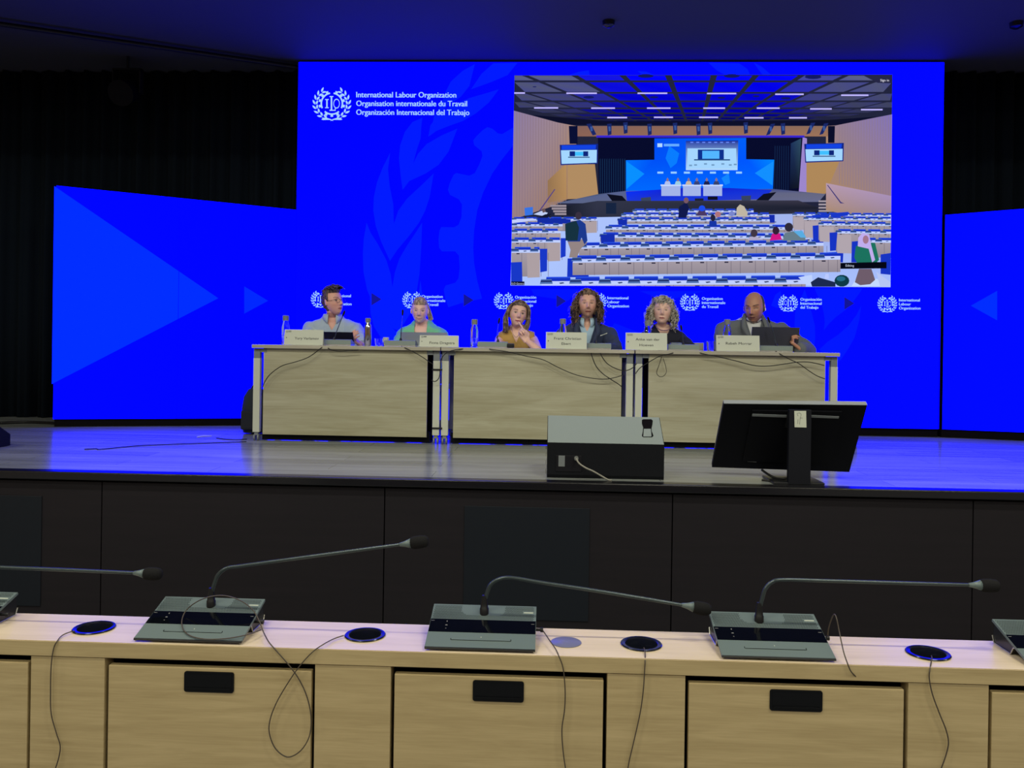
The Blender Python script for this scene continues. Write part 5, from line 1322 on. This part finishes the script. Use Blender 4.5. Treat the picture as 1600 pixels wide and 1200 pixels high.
def haircap(d, region, grow, colfn, name='hair', nz=.004, fq=60, vox=None, extra=None, m=None):
    """shell over the skull: where region(n) > 0 it stands out by grow(n), elsewhere it dives under the skin"""
    M = d['M']; v = []; f = []; nu, nv = 96, 64; mb = MB(); cols = []
    for j in range(nv+1):
        th = math.pi*j/nv
        for i in range(nu):
            a = 2*math.pi*i/nu; n = Vector((math.sin(th)*math.sin(a), -math.sin(th)*math.cos(a), math.cos(th)))
            p = head_point(n); r = clampf(region(n, p)); g = grow(n, p)
            k = noise.noise(n*fq*.12)*nz+noise.noise(Vector((n.x*fq, n.y*fq*.35, n.z*fq*.35)))*nz
            q = p*(.93)+(p.normalized()*(g+k*2)+p*.07)*r
            v.append(M @ q)
    for j in range(nv):
        for i in range(nu):
            a = j*nu+i; b = j*nu+(i+1) % nu; f.append((a, a+nu, b+nu, b))
    mb.add(v, f)
    if extra: extra(mb)
    mb.c = [colfn(Vector(mb.v[ff[0]]), k) for k, ff in enumerate(mb.f)]
    return mb.build(name, m or M_hair, d['root'], smooth='all')
def curl_at(mb, p, ln, rad, tr, dirv, turns):
    d = dirv.normalized(); n = d.orthogonal().normalized(); b = d.cross(n); ph = random.uniform(0, 6.28); k = int(8*turns)
    pts = []
    for i in range(k+1):
        t = i/k; a = ph+t*turns*6.283; rr = rad*(1-.35*t)
        pts.append(p+d*ln*t+(n*math.cos(a)+b*math.sin(a))*rr+Vector((0, 0, -.25*ln*t*t)))
    mb.tube(pts, [tr*(1-.5*abs(2*i/k-1)) for i in range(k+1)], 5)
def strand(mb, pts, r0_, r1_): 
    pts, _ = catmull([Vector(p) for p in pts], [1]*len(pts), 4); n = len(pts)
    mb.tube(pts, [r0_*(1-i/(n-1))+r1_*i/(n-1) for i in range(n)], 6)
def chair(d, label, m=None, dx=0.0, top=.28):
    pel = d['pel']; x, y = pel.x+dx, pel.y+.02
    th = thing('conference_chair', (x, y, ZS), label, 'chair', 'chairs behind the panel tables')
    M_ = m or M_cream
    MB().box(x-.23, x+.23, y-.24, y+.19, ZS+.36, ZS+.40, b=.018).build('seat', M_, th)
    q = MB(); n = 12
    a0 = [(x+.23*math.cos(math.pi*i/n), y+.155+.055*math.sin(math.pi*i/n)) for i in range(n+1)]
    for i in range(n):
        (xa, ya), (xb, yb) = a0[i], a0[i+1]
        q.prism([(xa, ya, ZS+.42), (xb, yb, ZS+.42), (xb, yb+.02, ZS+.42), (xa, ya+.02, ZS+.42)], (0, 0, top))
    q.build('backrest', M_, th)
    for sx in (-1, 1):
        for sy in (-.2, .19):
            MB().tube([(x+sx*.2, y+sy, ZS+.001), (x+sx*.19, y+sy*.95, ZS+.365)], .011, 8).build('leg', M_steel, th, smooth=True)
        MB().tube([(x+sx*.2, y+.18, ZS+.37), (x+sx*.215, y+.185, ZS+.44)], .011, 8).build('back_support', M_steel, th)
    return th

def hn(v, sc=90): return clampf(.5+1.1*noise.noise(Vector((v.x*sc, v.y*sc, v.z*sc*.28)))+.35*noise.noise(Vector((v.x*20, v.y*20, v.z*14))))
def C(r, g, b): return srgb(r, g, b)
M_tr = mat('dark_trousers', srgb(30, 32, 46), .9)
M_tr2 = mat('blue_trousers', srgb(40, 50, 110), .9)
fair = C(214, 164, 140)
# --- man in light polo, looking to his left
skA = C(226, 172, 150)
fo = dict(blush=C(200, 120, 100), brow=C(60, 44, 38), lip=C(170, 96, 88), trouser=M_tr, browk=.7, eye=.0045)
A = person('man in pale blue polo shirt and thin glasses turned towards the screen, holding a tablet', (531, 468.5), 7.08, 1.0, 0.98, -.10, -.06, skA, fo, .47, 499, (-.015, .02, .18),
    [((486, 545, 6.98), (503, 541, 6.75)), ((569, 547, 7.02), (562, 537, 6.80))], hands=[dict(arm=1, dir=(-.25, -.55, .25), palm=(-.7, -.3, -.3), curls=[(.5, .7, .5), (.6, .8, .5), (.6, .8, .5), (.7, .8, .5), .3], side=-1, k=1.0)])
M_polo = mat('pale_polo_cloth', srgb(172, 190, 200), .85, bump=.3)
garment(A, 'polo_shirt', M_polo, .012, lambda q: (q.y < -.0 and q.z > -.135 and abs(q.x-.0) < (q.z+.135)*.50) or q.z > .022 , sleeves=.86, seed=3, sleeve_r=1.05)
collar(A, M_polo, r=.074, drop=.075, open_=.42, dz=-.012)
def regA(n, p):
    if n.z > .80: return 1
    hl = .62 if n.y < -.2 else (.0 if n.y < .28 else -.62)
    if -.55 < n.y < .28: hl = max(.05, hl) if abs(n.x) > .5 else .5
    return (n.z-hl)*7+.5
haircap(A, regA, lambda n, p: .010+.022*max(0, n.z-.35)+.012*max(0, -n.y)*max(0, n.z), lambda v, k: mixc(C(44, 36, 40), C(104, 84, 76), hn(v)), nz=.006, fq=40,
    extra=lambda mb: [strand(mb, [A['M'] @ Vector((x, y, .098)), A['M'] @ Vector((x*1.08, y-.012, .134-6*x*x-4*y*y)), A['M'] @ Vector((x*1.12+random.uniform(-.012, .012), y-.032, .137-8*x*x-5*y*y+random.uniform(-.008, .008))), A['M'] @ Vector((x*1.1+random.uniform(-.02, .02), y-.05, .126-8*x*x-5*y*y))], .007, .003) for x, y in [(random.uniform(-.058, .058), random.uniform(-.05, .065)) for _ in range(130)]])
def glasses(d, m, r=.021):
    g = MB(); M = d['M']
    for s in (-1, 1):
        g.tube([M @ Vector((s*.031+r*math.cos(a/16*6.283), -.097, -.001+r*.85*math.sin(a/16*6.283))) for a in range(17)], .0013, 5, caps=False)
        g.tube([M @ Vector((s*.052, -.096, .004)), M @ Vector((s*.070, -.07, .004)), M @ Vector((s*.079, .0, .003)), M @ Vector((s*.08, .014, -.008))], .0014, 5)
    g.tube([M @ Vector((-.011, -.100, .002)), M @ Vector((.011, -.100, .002))], .0013, 5)
    g.build('glasses', m, d['root'], smooth='all')
glasses(A, mat('dark_wire', srgb(70, 60, 62), .3, metal=.6))
chair(A, 'cream chair under the man in the pale polo shirt')
# --- woman in green
skB = C(238, 194, 172)
fo = dict(blush=C(222, 130, 116), brow=C(120, 92, 70), lip=C(196, 98, 104), trouser=M_tr, smile=.9, teeth=True, eye=.0042, browk=.5)
B = person('smiling woman in pale green top with fair hair tied back, behind a silver laptop', (655, 485.5), 7.1, .93, .08, .13, .02, skB, fo, .41, 508, (.01, .03, 0),
    [((620, 545, 7.0), (640, 540, 6.88)), ((697, 545, 7.0), (680, 540, 6.88))], male=False, neckr=.049, jaw=1.25)
M_green = mat('pale_green_cloth', srgb(122, 200, 150), .85, bump=.3)
garment(B, 'green_top', M_green, .014, lambda q: (q.y < 0 and q.z > -.105 and abs(q.x) < .052+.012*(q.z+.1)) or q.z > .004 and abs(q.x) < .06, sleeves=2, seed=9, sleeve_r=1.1)
hb = lambda v, k: mixc(C(118, 100, 80), C(196, 174, 138), hn(v))
haircap(B, lambda n, p: ((n.z-.48)*6+.5) if n.y < -.1 else ((n.z+.15+.5*n.y)*8+.5), lambda n, p: .007+.010*max(0, n.z-.5), hb, nz=.002, fq=50,
    extra=lambda mb: (mb.ell(B['M'] @ Vector((.0, .075, .085)), .045, .04, .035),
    [strand(mb, [B['M'] @ Vector((x*.02, .11, .10)), B['M'] @ Vector((.04+x*.03, .125, .03)), B['M'] @ Vector((.085+x*.02, .10, -.05)), B['M'] @ Vector((.10+x*.02, .07, -.105+x*.02))], .012, .004) for x in [random.uniform(-1, 1) for _ in range(30)]]))
chair(B, 'cream chair under the woman in pale green')
# --- woman in mustard, finger at her lips
skC = C(234, 190, 166)
fo = dict(blush=C(214, 130, 112), brow=C(70, 52, 42), lip=C(186, 92, 96), trouser=M_tr2, smile=.5, eye=.0056)
Cw = person('woman in mustard sleeveless top with long brown hair, a finger raised to her lips', (811.5, 488.5), 7.08, .98, .16, -.04, .17, skC, fo, .37, 515, (-.012, .02, 0),
    [((777, 544, 7.0), (788, 545, 6.86)), ((841, 547, 6.88), (824, 533, 6.93))], male=False, neckr=.047, jaw=1.15,
    hands=[dict(arm=1, dir=(-.56, .0, .84), palm=(-.45, .85, .1), curls=[(-.1, .0, .05), (.95, 1.3, .7), (1.0, 1.4, .7), (1.1, 1.4, .7), .25], side=-1, k=.98)])
M_must = mat('mustard_cloth', srgb(188, 152, 78), .8, bump=.3)
garment(Cw, 'mustard_top', M_must, .009, lambda q: (q.y < -.01 and q.z > -.15 and abs(q.x) < (q.z+.15)*.42) or (q.z > -.005 and abs(q.x) < .085) or abs(q.x) > Cw['hw']-.03, sleeves=0, seed=5)
hc = lambda v, k: mixc(C(66, 52, 46), C(156, 134, 114), hn(v, 120)**1.4)
def long_hair(mb):
    for s in (-1, 1):
        for _ in range(190):
            t = random.random(); q = random.uniform(-.6, 1)
            x0_ = s*.012+s*.01*random.random(); w = random.uniform(.0, .022)
            pts = [Vector((s*.015, -.05+.09*t, .118)), Vector((s*(.062+w), -.045+.085*t, .070)), Vector((s*(.083+w), -.035+.08*t, .0)), Vector((s*(.086+w+.01*random.uniform(-1, 1)), -.03+.085*t, -.06)), Vector((s*(.078+w+.014*random.uniform(-1, 1)), -.035+.08*t, -.115)), Vector((s*(.07+w+.012*random.uniform(-1, 1)), -.04+.08*t, -.155-.03*random.random()))]
            strand(mb, [Cw['M'] @ p for p in pts], .0052, .0022)
haircap(Cw, lambda n, p: ((n.z-.60)*8+.5+1.2*max(0, abs(n.x)-.3)) if n.y < -.15 else ((n.z+.35)*8+.5), lambda n, p: .012, hc, nz=.002, fq=50, extra=long_hair)
MB().tube([Cw['N']+Vector((.0-.045, -.04, .0)), Cw['N']+Vector((-.03, -.09, -.06)), Cw['N']+Vector((0, -.115, -.10)), Cw['N']+Vector((.03, -.09, -.06)), Cw['N']+Vector((.045, -.04, 0))], .0012, 5, smooth=5).build('necklace', M_steel, Cw['root'])
tl = Cw['AR'][0][0]
MB().tube([tl+Vector((-.02, -.06, .03)), tl+Vector((-.045, -.075, -.05)), tl+Vector((-.05, -.07, -.12))], .006, 6, smooth=5).build('shoulder_strap', mat('dark_strap', srgb(60, 44, 70), .8), Cw['root'])
chair(Cw, 'cream chair under the woman in mustard')
# --- man with long curly hair
skD = C(226, 178, 154)
fo = dict(blush=C(206, 120, 100), brow=C(96, 72, 56), lip=C(160, 84, 78), beard=.45, beardc=C(96, 66, 52), trouser=M_tr, eye=.003, open=.0018, browk=.6)
D = person('man with long brown curly hair in navy blazer and open light blue shirt', (919, 473), 7.1, 1.03, .03, -.04, 0, skD, fo, .475, 506, (0, .02, 0),
    [((883, 546, 7.0), (895, 545, 6.86)), ((962, 547, 6.98), (945, 546, 6.80))])
M_navy = mat('navy_wool', srgb(52, 62, 86), .9, bump=.3)
M_shirt = mat('light_blue_shirt_cloth', srgb(166, 196, 214), .8)
garment(D, 'shirt', M_shirt, .006, lambda q: (q.y < 0 and q.z > -.105 and abs(q.x) < (q.z+.105)*.42) or q.z > .012, sleeves=0, seed=2, fold=.002)
garment(D, 'blazer', M_navy, .018, lambda q: (q.y < 0 and q.z > -.27 and abs(q.x) < (q.z+.27)*.30) or (q.z > .012 and abs(q.x) < .075), sleeves=2, seed=4)
collar(D, M_shirt, r=.070, drop=.07, open_=.35, dz=-.002); lapels(D, M_navy, .10, -.26, yo=-.135)
q_ = P(943, 523, 7.1-.135); MB().prism([q_+Vector((-.028, 0, -.012)), q_+Vector((.030, -.004, .010)), q_+Vector((.030, -.004, .017)), q_+Vector((.0, -.004, .004)), q_+Vector((-.024, 0, -.003))], (0, -.004, 0)).build('pocket_square', M_paper, D['root'])
def curls(d, cnt, c0, c1, face=.50, fall=-.15, out=.02, L=(.04, .075), rad=(.007, .013), tr=.0032, asym=0):
    def ex(mb):
        M = d['M']; k = 0
        while k < cnt:
            n = Vector((random.gauss(0, 1), random.gauss(0, 1), random.gauss(0, 1))).normalized()
            zmin = fall
            if n.z < -.55: continue
            if n.y < -.25 and n.z < face and abs(n.x) < .80: continue
            p = head_point((n.x, n.y, n.z))
            q = p+Vector((n.x, n.y*.7, n.z*.6))*(random.uniform(.004, out))
            if n.z < .3: q.x += math.copysign(.012, n.x)
            dr = Vector((n.x*.5+random.uniform(-.4, .4), n.y*.3-.1, -.9 if n.z < .75 else -.25)) 
            curl_at(mb, M @ q, random.uniform(*L), random.uniform(*rad), tr, d['R'] @ dr, random.uniform(1.2, 2.2)); k += 1
        for s in (-1, 1):      # locks hanging beside the jaw
            for _ in range(int(cnt*.22)):
                q = Vector((s*random.uniform(.070, .088+out*.9), random.uniform(-.05, .05), random.uniform(-.11, .02)))
                curl_at(mb, M @ q, random.uniform(*L), random.uniform(*rad), tr, d['R'] @ Vector((s*.25+random.uniform(-.3, .3), random.uniform(-.4, .3), -1)), random.uniform(1.2, 2.2))
    return ex
haircap(D, lambda n, p: ((n.z-.66)*8+.5+1.0*max(0, abs(n.x)-.35)) if n.y < -.15 else ((n.z+.65)*8+.5), lambda n, p: .016, lambda v, k: mixc(C(46, 36, 30), C(146, 118, 94), hn(v, 60)**1.3), nz=.006, fq=30, extra=curls(D, 460, 0, 0, face=.86, fall=-.6, out=.034, L=(.05, .085)))
chair(D, 'cream chair under the man in the navy blazer')
# --- grey haired woman
skE = C(236, 196, 176)
fo = dict(blush=C(210, 136, 122), brow=C(120, 100, 84), lip=C(170, 96, 92), trouser=M_tr, eye=.004, browk=.5)
E_ = person('woman with curly blonde grey hair in black jacket and beaded necklace', (1035, 483.5), 7.1, 1.0, -.14, -.09, .05, skE, fo, .40, 514, (.012, .02, 0),
    [((1012, 547, 7.0), (1022, 546, 6.88)), ((1080, 548, 7.0), (1066, 547, 6.86))], male=False, neckr=.048, jaw=1.1)
M_blk = mat('black_jacket_cloth', srgb(30, 32, 44), .9, bump=.3)
garment(E_, 'jacket', M_blk, .016, lambda q: (q.y < 0 and q.z > -.075 and abs(q.x) < .03+(q.z+.075)*.5) or (q.z > .005 and abs(q.x) < .07), sleeves=2, seed=6)
nb = MB()
for i in range(26):
    a = math.pi*i/25; x = .062*math.cos(a); nb.ell(E_['N']+Vector((x, -.045-.055*math.sin(a), -.005-.042*math.sin(a))), .006, .006, .006, None, 8, 6)
nb.build('necklace', mat('beads', srgb(150, 120, 130), .3), E_['root'], smooth='all')
haircap(E_, lambda n, p: ((n.z-.58)*8+.5+1.0*max(0, abs(n.x)-.35)) if n.y < -.15 else ((n.z+.6)*8+.5), lambda n, p: .022, lambda v, k: mixc(C(104, 100, 90), C(212, 208, 190), hn(v, 60)), nz=.006, fq=30, extra=curls(E_, 460, 0, 0, face=.70, out=.044, L=(.03, .06)))
chair(E_, 'cream chair with its curved back showing right of the grey haired woman', None, .17, .385)
# --- man in grey suit looking down
skF = C(190, 138, 110)
fo = dict(blush=C(160, 96, 76), brow=C(36, 28, 26), lip=C(120, 72, 66), beard=.30, beardc=C(70, 56, 52), trouser=M_tr, eye=.0016, browk=.9)
G = person('balding man in grey suit and white shirt looking down beside an open dark laptop', (1174, 482), 7.06, 1.08, -.50, .22, -.03, skF, fo, .56, 500, (.0, .035, -.06),
    [((1130, 547, 6.98), (1150, 546, 6.84)), ((1262, 549, 6.94), (1250, 545, 6.72))], neckr=.062, jaw=1.5, torso=1.15,
    hands=[dict(arm=1, dir=(-.62, -.1, .45), palm=(-.5, .2, -.8), curls=[(.8, 1.1, .7), (.9, 1.2, .7), (1.0, 1.2, .7), (1.0, 1.2, .7), .3], side=-1, k=1.05)])
M_grey = mat('grey_wool', srgb(104, 110, 112), .9, bump=.3)
M_white = mat('white_shirt_cloth', srgb(206, 210, 210), .8)
garment(G, 'shirt', M_white, .006, lambda q: q.z > .015 or (q.y < 0 and q.z > -.04 and abs(q.x) < (q.z+.04)*.5), sleeves=0, seed=1, fold=.002)
garment(G, 'suit_jacket', M_grey, .020, lambda q: (q.y < 0 and q.z > -.25 and abs(q.x) < (q.z+.25)*.30) or (q.z > .012 and abs(q.x) < .085), sleeves=2, seed=8, sleeve_r=1.05)
collar(G, M_white, r=.074, drop=.05, open_=.32, dz=0); lapels(G, M_grey, .10, -.24, yo=-.15)
Sh, El, Wr = G['AR'][1]; MB().tube([El.lerp(Wr, .80), El.lerp(Wr, .985)], [.040, .037], 18).build('shirt_cuff', M_white, G['root'], smooth=True)
haircap(G, lambda n, p: clampf((n.y-.05+.5*max(0, abs(n.x)-.45))*6+.5)*clampf((n.z+.5)*6)*clampf((.86-n.z)*5) if abs(n.x) > .0 else 0, lambda n, p: .006, lambda v, k: mixc(C(40, 36, 34), C(84, 78, 72), hn(v)), nz=.0015, fq=60)
ep = MB(); ep.tube([G['M'] @ Vector((.083, -.004, -.012)), G['M'] @ Vector((.086, -.010, -.030))], [.006, .004], 8); ep.build('ear_piece', M_white, G['root'])
chair(G, 'cream chair under the man in the grey suit')
